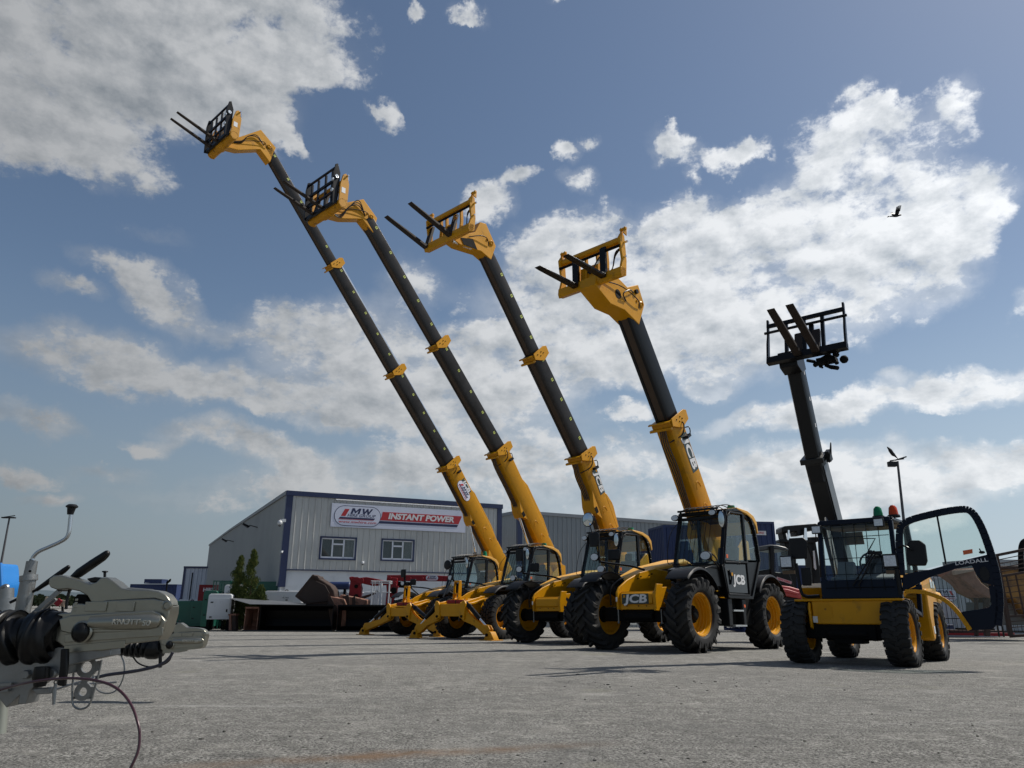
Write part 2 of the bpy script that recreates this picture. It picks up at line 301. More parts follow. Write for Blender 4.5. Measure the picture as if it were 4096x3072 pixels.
# ------------------------------------------------------------------ wheels
def tyre_mesh(name, Rr, w, kind, n=20):
    b = MB(); h = w/2; c = Rr*.915 if kind != 'skid' else Rr*.955; ri = Rr*(.575 if kind != 'skid' else .60)
    prof = [(ri, -h*.72), (ri*1.10, -h*.90), (ri+(c-ri)*.5, -h*1.0), (c*.955, -h*.93), (c*.985, -h*.70), (c, -h*.3), (c, h*.3), (c*.985, h*.70), (c*.955, h*.93), (ri+(c-ri)*.5, h*1.0), (ri*1.10, h*.90), (ri, h*.72)]
    b.lathe(prof, 'y', 48)
    def lug(a0, sgn, path, hw):      # path: (angle, y, r_bottom, r_top)
        vs = []
        for (a, y, rb, rt) in path:
            for rad, s_ in ((rb, -1.15), (rt, -1), (rt, 1), (rb, 1.15)):
                an = a0+a+s_*hw/Rr; vs.append((rad*math.cos(an), sgn*y, rad*math.sin(an)))
        k = len(path); f = [(i*4+j, i*4+j+1, i*4+j+5, i*4+j+4) for i in range(k-1) for j in range(3)]+[(0, 1, 2, 3), tuple((k-1)*4+j for j in (3, 2, 1, 0))]
        b.add(vs, f)
    if kind == 'agri':
        for i in range(n):
            for s_ in (1, -1):
                a0 = 6.28318*(i+(.5 if s_ < 0 else 0))/n
                lug(a0, s_, [(0, -.012, c-.02, Rr), (.11, h*.35, c-.02, Rr*.999), (.22, h*.70, c-.03, Rr*.992), (.31, h*.98, c*.94, Rr*.972), (.335, h*1.04, c*.84, Rr*.93), (.34, h*1.0, c*.80, c*.83)], .031)
    elif kind == 'block':
        for i in range(n):
            for s_ in (1, -1):
                a0 = 6.28318*(i+(.5 if s_ < 0 else 0))/n
                lug(a0, s_, [(0, h*.06, c-.02, Rr), (.05, h*.42, c-.02, Rr)], .06)
                lug(a0+.5*6.283/n, s_, [(0, h*.50, c-.02, Rr*.998), (.05, h*.98, c*.93, Rr*.975), (.06, h*1.04, c*.84, Rr*.92)], .055)
    else:
        for i in range(n):
            for s_ in (1, -1):
                a0 = 6.28318*(i+(.5 if s_ < 0 else 0))/n
                lug(a0, s_, [(0, -h*.12, c-.02, Rr), (.02, h*.2, c-.02, Rr), (.10, h*.42, c-.02, Rr), (.10, h*.75, c-.03, Rr*.992), (.09, h*1.0, c*.93, Rr*.97), (.09, h*1.05, c*.82, Rr*.90)], .027)
    return b.mesh(name, RUB, True, 30)
def rim_mesh(name, Rr, w, r0):
    b = MB(); h = w/2
    pr = [(r0*1.10, h*.76), (r0*1.10, h*.72), (r0*1.03, h*.70), (r0, h*.60), (r0*.99, h*.44), (r0*.955, h*.40), (r0*.95, h*.2), (r0*.92, h*.16), (r0*.915, -h*.02), (r0*.88, -h*.08), (r0*.86, -h*.2), (r0*.40, -h*.05), (r0*.38, -h*.05)]
    b.lathe(pr, 'y', 40); b.lathe([(r0*1.10, -h*.76), (r0*1.10, -h*.72), (r0*1.03, -h*.70), (r0, -h*.60), (r0*.94, -h*.40), (r0*.86, -h*.2)], 'y', 40)
    return b.mesh(name, YEL)
def hub_mesh(name, r0, w, mat=DARK):
    b = MB(); h = w/2
    b.lathe([(0, h*.34), (r0*.22, h*.34), (r0*.30, h*.26), (r0*.33, h*.05), (r0*.45, h*.02), (r0*.45, -h*.1), (r0*.3, -h*.3), (r0*.3, -h*1.1), (0, -h*1.1)], 'y', 24)
    for i in range(10):
        a = 6.28318*i/10; b.tube([(r0*.39*math.cos(a), h*.0, r0*.39*math.sin(a)), (r0*.39*math.cos(a), h*.12, r0*.39*math.sin(a))], r0*.035, 6)
    return b.mesh(name, mat)
WM = {'agri': (tyre_mesh('agri_tyre', .64, .44, 'agri', 18), rim_mesh('rim', .64, .44, .335), hub_mesh('hub', .335, .44)),
      'block': (tyre_mesh('block_tyre', .60, .44, 'block', 26), rim_mesh('rim', .6, .44, .31), hub_mesh('hub', .31, .44)),
      'skid': (tyre_mesh('skid_tyre', .41, .31, 'skid', 22), rim_mesh('rim', .41, .31, .215), hub_mesh('hub', .215, .31, pm('bare_hub', (.12, .11, .10), .4, .7)))}
def wheel(root, kind, x, y, steer=0):
    t, r, h = WM[kind]; rad = {'agri': .64, 'block': .60, 'skid': .41}[kind]
    w = inst('wheel', h, root); w.matrix_local = Tm(x, y, rad) @ Matrix.Rotation(R(steer+(180 if y < 0 else 0)), 4, 'Z') @ Matrix.Rotation(random.random()*6, 4, 'Y')
    inst('tyre', t, w); inst('rim', r, w)
# ------------------------------------------------------------------ logos
def badge(parent, M, s, rot=True):        # maker's badge: white letters on a dark plate with a small yellow square
    MB(M).box(-s*1.15, s*1.15, -s*.36, s*.36, 0, .004).build('badge_plate', pm('badge_dark', (.02, .035, .03), .4), parent)
    text('badge_lettering', 'JCB', s*.80, STKW, parent, M @ Tm(s*.06, -.01*s, .006), .002, .035, .12, 1.5)
    MB(M).box(-s*1.02, -s*.84, s*.10, s*.27, .0045, .008).build('badge_square', YEL, parent)
def mwlogo(parent, M, s, pre='logo', back=True):
    """rounded panel: red flag, MW, HIRE GROUP, navy and red bar, web address; s = half width"""
    def pill(hw, hh, n=10):
        return [(sx*(hw-hh)+hh*math.cos(a), hh*math.sin(a)) for sx, a0 in ((1, -90), (-1, 90)) for a in [R(a0+180*i/n) for i in range(n+1)]]
    MB(M).prism(pill(s, s*.42), 'z', 0, .004).build(pre+'_border', SGNN, parent)
    MB(M).prism(pill(s*.975, s*.395), 'z', .0045, .008).build(pre+'_panel', SGNW, parent)
    z = .0085
    MB(M).prism([(-s*.72, -s*.02), (-s*.53, -s*.02), (-s*.37, s*.28), (-s*.56, s*.28)], 'z', z, z+.004).build(pre+'_flag', SGNR, parent)
    lb = MB(M @ Tm(-s*.32, s*.09, z) @ Matrix(((1, .32, 0, 0), (0, 1, 0, 0), (0, 0, 1, 0), (0, 0, 0, 1)))); H = s*.235; t_ = s*.085; w_ = s*.38
    lb.prism([(0, 0), (t_, 0), (t_, H*.62), (w_*.5, H*.05), (w_-t_, H*.62), (w_-t_, 0), (w_, 0), (w_, H), (w_-t_*1.15, H), (w_*.5, H*.48), (t_*1.15, H), (0, H)], 'z', 0, .004)
    o_ = w_+s*.05; w2 = s*.46
    lb.prism([(o_, H), (o_+t_, H), (o_+w2*.30, H*.40), (o_+w2*.45, H), (o_+w2*.55, H), (o_+w2*.70, H*.40), (o_+w2-t_, H), (o_+w2, H), (o_+w2*.77, 0), (o_+w2*.63, 0), (o_+w2*.5, H*.52), (o_+w2*.37, 0), (o_+w2*.23, 0)], 'z', 0, .004)
    lb.build(pre+'_name', SGNN, parent)
    text(pre+'_subname', 'HIRE GROUP', s*.17, SGNN, parent, M @ Tm(s*.14, s*.02, z+.002), .002, .008, .3, 1.22)
    MB(M).prism([(-s*.80, -s*.13), (s*.70, -s*.13), (s*.745, -s*.06), (-s*.755, -s*.06)], 'z', z, z+.004).build(pre+'_bar', SGNN, parent)
    MB(M).prism([(-s*.81, -s*.155), (s*.68, -s*.155), (s*.69, -s*.135), (-s*.80, -s*.135)], 'z', z, z+.004).build(pre+'_line', SGNR, parent)
    text(pre+'_address', 'www.mwhire.com', s*.155, SGNR, parent, M @ Tm(0, -s*.25, z+.002), .002, .012, .2, 1.4)
# ------------------------------------------------------------------ telescopic boom
def boomM(p, q, y0=0):
    u = Vector((q[0]-p[0], 0, q[1]-p[1])); ln = u.length; u.normalize(); n = Vector((-u.z, 0, u.x))
    return rotm(u, (0, 1, 0), n, (p[0], y0, p[1])), ln
def sect(b, x0, x1, w, lo, hi, ch=.04, notch=0):
    h = w/2; P = [(-h+ch, lo), (-h, lo+ch*1.6), (-h, hi-ch), (-h+ch, hi), (h-ch, hi), (h, hi-ch), (h, lo+ch*1.6), (h-ch, lo)]
    if notch: P += [(notch, lo), (notch, lo+.03), (-notch, lo+.03), (-notch, lo)]
    b.prism(P, 'x', x0, x1)
def boom(root, pts, sizes, y0=0, dark=None, marks=True, basemat=None, rodtop=False, colmat=None, hoses=True):
    dark = dark or STL; basemat = basemat or YEL; colmat = colmat or YEL
    n = len(pts)-1
    for i in range(n):
        M, ln = boomM(pts[i], pts[i+1], y0); w, h = sizes[i]
        if i == 0:
            b = MB(M); sect(b, -1.6, ln, w, -h/2, h/2, .05)
            # deeper belly towards the pivot
            b.prism([(-1.6, h/2), (-.3, h/2-.01), (-.3, -h/2), (-.5, -h*.82), (-1.6, -h*.9)], 'y', -w*.46, w*.46)
            bs = b.build('boom_base', basemat, root, .008)
            for xx, rr in ((.35, .12), (-.15, .12)):
                b = MB(M); pp = [(xx+rr*1.5*math.cos(R(a)), w/2, rr*.8*math.sin(R(a))-.05) for a in range(-80, 90, 20)]; b.tube(pp, .012, 6); b.build('pressed_rib', basemat, bs)
        else:
            b = MB(M); sect(b, -.5, ln+.02, w, -h/2, h/2, .045, w*.22)
            s_ = b.build('boom_section', dark, root, .004)
            if marks:
                for j in range(5):
                    x = ln*(.14+.78*j/4); z = h*.05; b = MB(M); y0_, y1_ = w/2+.001, w/2+.004
                    b.box(x-.038, x-.022, y0_, y1_, z, z+.076); b.box(x+.022, x+.038, y0_, y1_, z, z+.076); b.box(x-.022, x+.022, y0_, y1_, z, z+.014); b.box(x-.022, x+.022, y0_, y1_, z+.062, z+.076); b.box(x-.022, x+.006, y0_, y1_, z+.032, z+.044)
                    b.build('length_mark', LIME, s_)
            MB(M).box(.05, ln-.1, -w*.2, w*.2, -h/2+.012, -h/2+.02).build('wear_strip', pm('brown_grease', (.05, .028, .014), .6, 0, .4, 5), s_)
        if i < n:                      # collar at the far end of every section except the last
            if i < n-1 or n == 1 or True:
                if i < n-1:
                    b = MB(M); e = .035
                    sect(b, ln-.13, ln+.005, w+e*2, -h/2-e, h/2+e, .03)
                    b.box(ln-.16, ln-.11, -w/2-.06, w/2+.02, -h/2-.10, -h/2-.02)
                    b.box(ln-.01, ln+.02, -w/2-.05, w/2+.02, -h/2-.10, -h/2-.02)
                    b.prism([(ln-.26, h*.1), (ln-.18, h/2+.12), (ln+.02, h/2+.14), (ln+.07, h/2+.02), (ln+.05, -h/2-.02), (ln-.10, -h/2-.06), (ln-.2, -h*.2)], 'y', w/2+.036, w/2+.06)
                    cl = b.build('section_collar', colmat, root, .004)
                    b = MB(M)
                    for (dx, dz) in ((-.08, .12), (-.02, .05), (-.1, -.02), (-.03, -.12)): b.cyl((ln+dx, w/2+.055, dz), (ln+dx, w/2+.075, dz), .014, 8)
                    b.build('bolts', DARK, cl)
    return
def hose(b, pts, r=.013, n=5): b.tube(bez(pts, n), r, 6)
def fork(root, o, pitch, y, length, shank, mat, w=.135):
    M = Tm(o[0], y, o[1]) @ Matrix.Rotation(-R(pitch), 4, 'Y')
    b = MB(M); b.prism([(-.065, 0), (length*.9, .018), (length, .028), (length, .038), (length*.55, .055), (0, .065), (0, shank), (-.065, shank)], 'y', -w/2, w/2)
    b.box(-.07, -.03, -w*.45, w*.45, shank*.86, shank+.03)
    return b.build('fork', mat, root, .005)
def carriage_tube(root, o, hw=.76, tilt=-8):
    """tilting carriage: worn yellow rotation tube and cheek plates, black fork frame with lamps"""
    M = Tm(o[0], 0, o[1]) @ Matrix.Rotation(R(tilt), 4, 'Y')
    b = MB(M); b.lathe([(0, -hw), (.13, -hw), (.135, -hw*.25), (.165, -hw*.22), (.165, hw*.22), (.135, hw*.25), (.13, hw), (.10, hw), (.10, hw-.01), (0, hw-.01)], 'y', 24)
    for y in (-hw+.02, hw-.05):
        b.prism([(-.14, -.03), (-.08, -.13), (.05, -.14), (.13, -.05), (.10, .55), (.02, .86), (-.06, .92), (-.13, .80), (-.17, .62)], 'y', y, y+.05)
    b.box(-.08, -.03, -hw+.05, hw-.05, .66, .78); b.box(-.10, -.02, -.20, -.12, .05, .7); b.box(-.10, -.02, .12, .20, .05, .7)
    cr = b.build('carriage', YELW, root, .006)
    b = MB(M); fx = .22
    for y in (-hw+.06, hw-.10):
        b.prism([(fx-.08, -.05), (fx+.06, -.08), (fx+.07, .85), (fx+.02, 1.12), (fx-.05, 1.16), (fx-.14, .9), (fx-.12, .3)], 'y', y, y+.035)
    b.box(fx-.04, fx+.03, -hw+.08, hw-.08, -.06, .03); b.box(fx-.04, fx+.02, -hw+.08, hw-.08, .62, .69); b.box(fx-.04, fx+.01, -hw+.08, hw-.08, 1.02, 1.07); b.box(fx-.04, fx+.01, -hw+.08, hw-.08, .30, .36)
    for y in (-.5, -.18, .18, .5): b.box(fx-.05, fx+.0, y-.03, y+.03, 0, 1.0)
    fr = b.build('fork_frame', BLK, root, .004)
    b = MB(M)
    for z in (.3, .62): b.lathe([(0, .03), (.05, .03), (.05, 0)], 'x', 16, (fx+.075, hw-.08, z))
    b.cyl((fx-.02, hw-.06, .74), (fx-.02, hw-.03, .74), .055, 16); b.build('round_lamp', LENS, fr)
    b = MB(M)
    for k in range(6): hose(b, [(-.12, -.1+.04*k, .2), (-.2+.01*k, -.12+.05*k, .45), (-.05, -.05+.03*k, .66)], .012, 4)
    b.build('hydraulic_hoses', RUBD, cr)
    MB(M).box(-.06, .06, hw+.001, hw+.004, .30, .46).build('sticker', STKW, cr)
    b = MB(M); b.box(-.16, -.13, hw-.02, hw, .72, .86); b.cyl((-.1, hw-.06, .86), (-.1, hw+.06, .86), .025, 8); b.build('lock_pin', CHR, cr)
    return M
def carriage_frame(root, o, hw=.77, fy=((.22), (-.5)), fm=FORK, pitch=8, tilt=-4, length=1.25):
    M = Tm(o[0], 0, o[1]) @ Matrix.Rotation(R(tilt), 4, 'Y')
    b = MB(M)
    b.prism([(-.12, -.05), (.02, -.09), (.05, -.03), (.04, .10), (-.12, .12)], 'y', -hw, hw)
    for y in (-hw, hw-.05):
        b.prism([(-.14, -.03), (.02, -.10), (.05, .0), (-.03, .30), (.02, .52), (.06, .74), (.0, .84), (-.10, .82), (-.13, .60), (-.16, .3)], 'y', y, y+.05)
        b.prism([(-.10, .80), (0, .82), (-.03, .98), (-.10, .98)], 'y', y+.01, y+.03); b.prism([(-.10, .80), (0, .82), (-.03, .98), (-.10, .98)], 'y', y+.09, y+.11)
        b.cyl((-.05, y-.01, .94), (-.05, y+.13, .94), .032, 10)
    b.tube([(-.05, -hw+.03, .72), (-.05, hw-.03, .72)], .075, 8)
    for y in (-.36, -.16, .12, .34): b.prism([(-.14, 0), (-.04, 0), (-.06, .35), (-.02, .72), (-.10, .72), (-.14, .4)], 'y', y, y+.04)
    b.box(-.14, -.10, -.30, .10, .05, .45)
    cr = b.build('carriage', YEL, root, .005)
    b = MB(M); b.cyl((.03, -hw+.02, .56), (.03, hw-.02, .56), .028, 12); b.build('fork_shaft', DARK, cr)
    b = MB(M); b.beam((-.2, -.3, .1), (-.02, .25, .50), .05, .05); b.build('tilt_cylinder', CHR, cr)
    b = MB(M)
    for k in range(3): hose(b, [(-.12, .3+.05*k, .1), (-.22, .4, .3), (-.1, .55, .45+.04*k), (-.1, hw-.05, .6)], .011, 4)
    b.lathe([(0, .03), (.06, .03), (.06, 0)], 'x', 12, (-.1, -.05, .32)); b.build('hydraulic_hoses', RUBD, cr)
    b = MB(M); b.cyl((-.08, hw+.0, .66), (-.08, hw+.09, .66), .022, 8); b.cyl((-.08, hw, .35), (-.08, hw+.05, .35), .02, 8); b.build('lock_pin', CHR, cr)
    for y in fy: fork(root, (o[0]+.07, o[1]-.02), pitch, y, length, .64, fm)
def head(root, poly, hw=.17, y0=0, mat=YEL, extra=None):
    b = MB(); b.prism(poly, 'y', y0-hw, y0+hw); hd = b.build('boom_head', mat, root, .012)
    cx = sum(p[0] for p in poly[-2:])/2; cz = sum(p[1] for p in poly[-2:])/2; mx_, mz_ = (cx*2+poly[0][0])/3, (cz*2+poly[0][1])/3
    b = MB(); b.lathe([(.07, 0), (.07, .02), (.045, .035), (.045, .02), (0, .02)], 'y', 20, (mx_, y0+hw, mz_)); b.lathe([(.03, 0), (.03, .02), (0, .02)], 'y', 12, (mx_+.14, y0+hw, mz_+.04)); b.build('pivot_boss', mat, hd)
    q = poly[len(poly)//2]; e = (Vector(q)-Vector((mx_, mz_)))*.12
    b = MB(); hose(b, [(mx_+.1, y0+hw+.02, mz_-.12), (mx_+.22, y0+hw+.07, mz_+.02), ((mx_+q[0])/2, y0+hw+.06, (mz_+q[1])/2+.06), (q[0]-e.x, y0+hw+.02, q[1]-e.y-.05)], .012); b.build('side_hose', RUBD, hd)
    return hd
# ------------------------------------------------------------------ cab of the four large machines
def lamp(parent, name, M, w=.10, h=.075, d=.06, lens=LENS):
    b = MB(M); P = [(w*math.cos(a)*(1 if abs(math.cos(a)) < .8 else .98), h*math.sin(a)) for a in [6.283*i/14 for i in range(14)]]
    b.prism(P, 'x', -d, 0); o = b.build(name, BLK2, parent, .006)
    MB(M).prism([(p[0]*.86, p[1]*.84) for p in P], 'x', .002, .010).build('lens', lens, o, .003); return o
def cab(root, logo=False, guard=True, beacon='flat'):
    yl, yr = 1.12, .14
    A0, A1, T0, T1 = (-.86, 1.52), (-1.20, 2.45), (-1.30, 2.58), (-1.95, 2.63)
    B0, B1 = (-1.90, .98), (-1.95, 2.56)
    C1, C2, C3, C4 = (-2.28, 2.50), (-2.44, 2.18), (-2.52, 1.66), (-2.02, .96)
    b = MB()
    for y in (yl, yr):
        P = [(-1.02, .96), (-.90, 1.50), A1, T0, T1, C1, C2, C3, C4]
        pts = bez([(p[0], y, p[1]) for p in P[1:8]], 3)
        for i in range(len(pts)-1): b.beam(pts[i], pts[i+1], .055, .075, (0, 1, 0))
        b.beam((-1.04, y, .94), (-.88, y, 1.52), .06, .09, (0, 1, 0)); b.beam((-2.50, y, 1.66), (-2.02, y, .95), .06, .07, (0, 1, 0)); b.beam((-1.06, y, .96), (-2.04, y, .96), .06, .08, (0, 1, 0))
        b.beam((B0[0], y, B0[1]), (B1[0], y, B1[1]), .05, .07, (0, 1, 0))
    for p in (T0, (-1.2, 2.46), C1, C3, A0): b.beam((p[0], yr, p[1]), (p[0], yl, p[1]), .06, .06)
    b.prism([(-1.28, 2.565), (-1.9, 2.62), (-2.3, 2.50), (-2.3, 2.46), (-1.9, 2.57), (-1.28, 2.53)], 'y', yr, yl)
    # cab base, right side wall and cowl in front of the driver
    b.prism([(-1.02, .96), (-.88, 1.50), (-2.5, 1.66), (-2.02, .96)], 'y', yr-.02, yr+.03)
    b.prism([(-.95, 1.12), (-.60, 1.15), (-.30, 1.30), (-.30, 1.44), (-.60, 1.50), (-.90, 1.52)], 'y', .32, 1.10)
    b.prism([(-2.5, 1.70), (-2.02, .98), (-2.02, 1.05), (-2.45, 1.72)], 'y', yr, yl)
    b.prism([(-1.0, .98), (-2.0, .98), (-2.0, 1.05), (-1.0, 1.05)], 'y', yr, yl)
    c = b.build('cab', BLK, root, .008)
    MB().prism([(-.865, 1.56), (-1.195, 2.44), (-1.205, 2.44), (-.875, 1.56)], 'y', yr+.03, yl-.03).build('windscreen', GLS, c)
    MB().prism([(-1.97, 1.67), (-1.99, 2.50), (-2.27, 2.43), (-2.40, 2.15), (-2.48, 1.70)], 'y', yl-.012, yl-.006).build('quarter_window', GLS, c)
    MB().prism([(-2.0, 1.0), (-1.97, 1.63), (-2.48, 1.66), (-2.06, 1.0)], 'y', yl-.012, yl+.004).build('side_panel', BLK, c)
    MB().prism([(-.95, 1.56), (-1.22, 2.42), (-2.25, 2.44), (-2.40, 2.15), (-2.48, 1.68)], 'y', yr+.0, yr+.006).build('right_window', GLS, c)
    MB().prism([(-2.46, 1.72), (-2.40, 2.15), (-2.39, 2.15), (-2.45, 1.72)], 'y', yr+.05, yl-.05).build('rear_window', GLS, c)
    b = MB(); b.prism([(-1.55, 1.2), (-2.05, 1.2), (-2.10, 1.32), (-1.55, 1.34)], 'y', .42, .90); b.prism([(-2.05, 1.3), (-2.22, 1.95), (-2.12, 1.97), (-1.95, 1.34)], 'y', .44, .88); b.prism([(-2.20, 1.95), (-2.24, 2.15), (-2.16, 2.15), (-2.12, 1.97)], 'y', .56, .76)
    b.build('seat', INT, c, .03)
    b = MB(); cx, cz = -1.28, 1.62; b.tube([(cx+.05*math.sin(a)*1.2, .66+.19*math.cos(a), cz+.18*math.sin(a)) for a in [6.283*i/20 for i in range(21)]], .014, 6); b.tube([(cx, .66, cz), (-1.05, .66, 1.3)], .03, 8); b.beam((cx, .49, cz), (cx, .83, cz), .03, .02)
    b.build('steering_wheel', BLK2, c)
    MB().prism([(-.95, 1.3), (-.93, 1.55), (-1.12, 1.62), (-1.2, 1.55), (-1.1, 1.3)], 'y', .45, .85).build('dashboard', INT, c, .02)
    if guard:
        b = MB(); off = .07
        for k in range(8):
            y = yr+.05+(yl-yr-.28)*k/7; b.tube([(-.84+off, y, 1.56), (-1.0+off, y, 2.0), (-1.17+off, y, 2.42)], .0055, 6)
        b.tube([(-.84+off, yr+.02, 1.56), (-.84+off, yl-.18, 1.56)], .01, 6); b.tube([(-1.17+off, yr+.02, 2.42), (-1.17+off, yl-.18, 2.42)], .01, 6)
        b.build('windscreen_guard', BLK, c)
    b = MB()
    for k in range(7):
        y = yr+.06+(yl-yr-.2)*k/6; b.tube(bez([(-1.16, y, 2.60), (-1.35, y, 2.70), (-1.75, y, 2.74), (-2.15, y, 2.66)], 3), .009, 6)
    b.beam((-1.14, yr, 2.62), (-1.14, yl-.1, 2.62), .05, .035); b.beam((-2.15, yr, 2.66), (-2.15, yl-.1, 2.66), .04, .03)
    for y in (yr+.05, yl-.2): b.beam((-1.16, y, 2.5), (-1.16, y, 2.62), .03, .03)
    b.build('roof_guard', BLK, c)
    P = [(-1.66, 2.675), (-2.12, 2.65), (-2.38, 2.575), (-2.50, 2.46), (-2.53, 2.24), (-2.49, 2.22), (-2.44, 2.38), (-2.30, 2.50), (-2.08, 2.58), (-1.66, 2.64)]
    MB().prism(P, 'y', yr-.02, yl+.045).build('roof_visor', YTOP, c, .012)
    # door
    b = MB(); dy = yl+.028
    P = [(-1.03, 1.0), (-.92, 1.50), (-1.22, 2.46), (-1.34, 2.545), (-1.86, 2.565), (-1.88, 1.0)]
    pts = [(p[0], dy, p[1]) for p in P]
    for i in range(6): b.beam(pts[i], pts[(i+1) % 6], .03, .055, (0, 1, 0))
    b.beam((-.95, dy, 1.58), (-1.9, dy, 1.62), .03, .09, (0, 1, 0))
    d = b.build('door', BLK2, root, .006)
    MB().prism([(-.98, 1.62), (-1.22, 2.42), (-1.36, 2.51), (-1.84, 2.53), (-1.86, 1.64)], 'y', dy-.006, dy).build('door_window', GLS, d)
    MB().prism([(-1.04, 1.04), (-.95, 1.54), (-1.86, 1.58), (-1.85, 1.04)], 'y', dy-.01, dy+.006).build('door_panel', pm('glossy_black', (.010, .010, .011), .12, 0, .1), d)
    b = MB(); b.tube([(-1.45, dy+.02, 1.60), (-1.50, dy+.055, 1.59), (-1.55, dy+.02, 1.57)], .014, 6); b.tube([(-1.1, dy+.015, 1.44), (-1.16, dy+.03, 1.3), (-1.13, dy+.015, 1.18)], .018, 6); b.build('door_handle', BLK2, d)
    MB().box(-1.14, -1.07, dy+.002, dy+.005, 1.66, 1.73).build('orange_sticker', STKO, d)
    if logo:
        text('door_lettering', 'JCB', .235, STKW, d, rotm((-1, 0, 0), (0, 0, 1), (0, 1, 0), (-1.50, dy+.012, 1.27)), .002, .04, .05, 1.25)
        MB().box(-1.205, -1.265, dy+.007, dy+.010, 1.34, 1.40).build('yellow_square', YEL, d)
    # lamps, mirror, beacon
    lamp(root, 'work_lamp', Tm(-1.10, yr-.06, 2.50) @ Matrix.Rotation(R(0), 4, 'Z'), .09, .062)
    lamp(root, 'work_lamp', Tm(-1.12, yl-.22, 2.54), .085, .06)
    b = MB(); b.tube(bez([(-1.2, 1.1, 2.35), (-1.0, 1.2, 2.52), (-.88, 1.22, 2.48)], 4), .012, 6); b.ball((-.88, 1.22, 2.36), (.03, .07, .17), 14)
    mr = b.build('side_mirror', BLK, root); MB(Tm(-.855, 1.22, 2.36)).ball((0, 0, 0), (.012, .060, .155), 14).build('mirror_face', MIRR, mr)
    b = MB(); b.tube(bez([(-.90, yr-.03, 1.60), (-.80, yr-.10, 1.62), (-.95, yr-.12, 2.1), (-1.15, yr-.08, 2.35), (-1.18, yr-.02, 2.38)], 4), .007, 6); b.build('grab_wire', BLK, c)
    b = MB()
    if beacon == 'flat': b.lathe([(0, .11), (.07, .10), (.085, .03), (.085, 0)], 'z', 18, (-2.05, .85, 2.68)); b.box(-2.15, -1.95, .75, .95, 2.65, 2.68)
    else: b.lathe([(0, .20), (.04, .19), (.07, .13), (.075, .02), (.09, 0)], 'z', 18, (-2.0, .95, 2.66))
    b.build('green_beacon', pm('green_lens', (.004, .17, .07), .2, 0, .1, 5, spec=.3), c)
    # left front headlamp on its stalk
    b = MB(); b.tube(bez([(-.85, 1.10, 1.45), (-.55, 1.22, 1.50), (-.40, 1.18, 1.60)], 4), .014, 6); hs = b.build('lamp_stalk', BLK, root)
    lamp(root, 'headlamp', Tm(-.36, 1.10, 1.66), .115, .085)
    # steps
    b = MB()
    for (x0, x1) in ((-1.22, -1.05), (-1.78, -1.62)):
        b.prism([(x0, .93), (x1, .93), (x1-.02 if x0 < -1.5 else x1, .44), (x0+.04, .44)], 'y', .86, 1.12)
    st = b.build('step_frame', BLK2, root, .015)
    b = MB(); b.box(-1.62, -1.22, .92, 1.14, .70, .73); b.box(-1.66, -1.20, .92, 1.16, .43, .46); b.build('step_tread', ALU, st)
    b = MB(); b.cyl((-1.70, 1.121, .80), (-1.70, 1.13, .80), .03, 14); b.build('reflector', ORNG, st)
    return c
def fender(root, x, y0, y1, r=.735, a0=50, a1=146, zc=.66, st=12):
    b = MB(); n = 14; vs = []
    for i in range(n+1):
        a = R(a0+(a1-a0)*i/n); k = r*(1+.03*math.cos(2*(a-R(90)))) ; px, pz = x+k*math.cos(a), zc+k*math.sin(a)*1.02
        e = .025 if y1 > 0 else -.025
        vs += [(px, y0, pz), (px, y1-e, pz+.005), (px, y1, pz-.03), (px, y1, pz-.045), (px, y1-e, pz-.02), (px, y0, pz-.02)]
    f = [(i*6+j, i*6+(j+1) % 6, (i+1)*6+(j+1) % 6, (i+1)*6+j) for i in range(n) for j in range(6)]+[tuple(range(5, -1, -1)), tuple(n*6+j for j in range(6))]
    b.add(vs, f); return b.build('mudguard', BLK2, root, .004, True, 50)
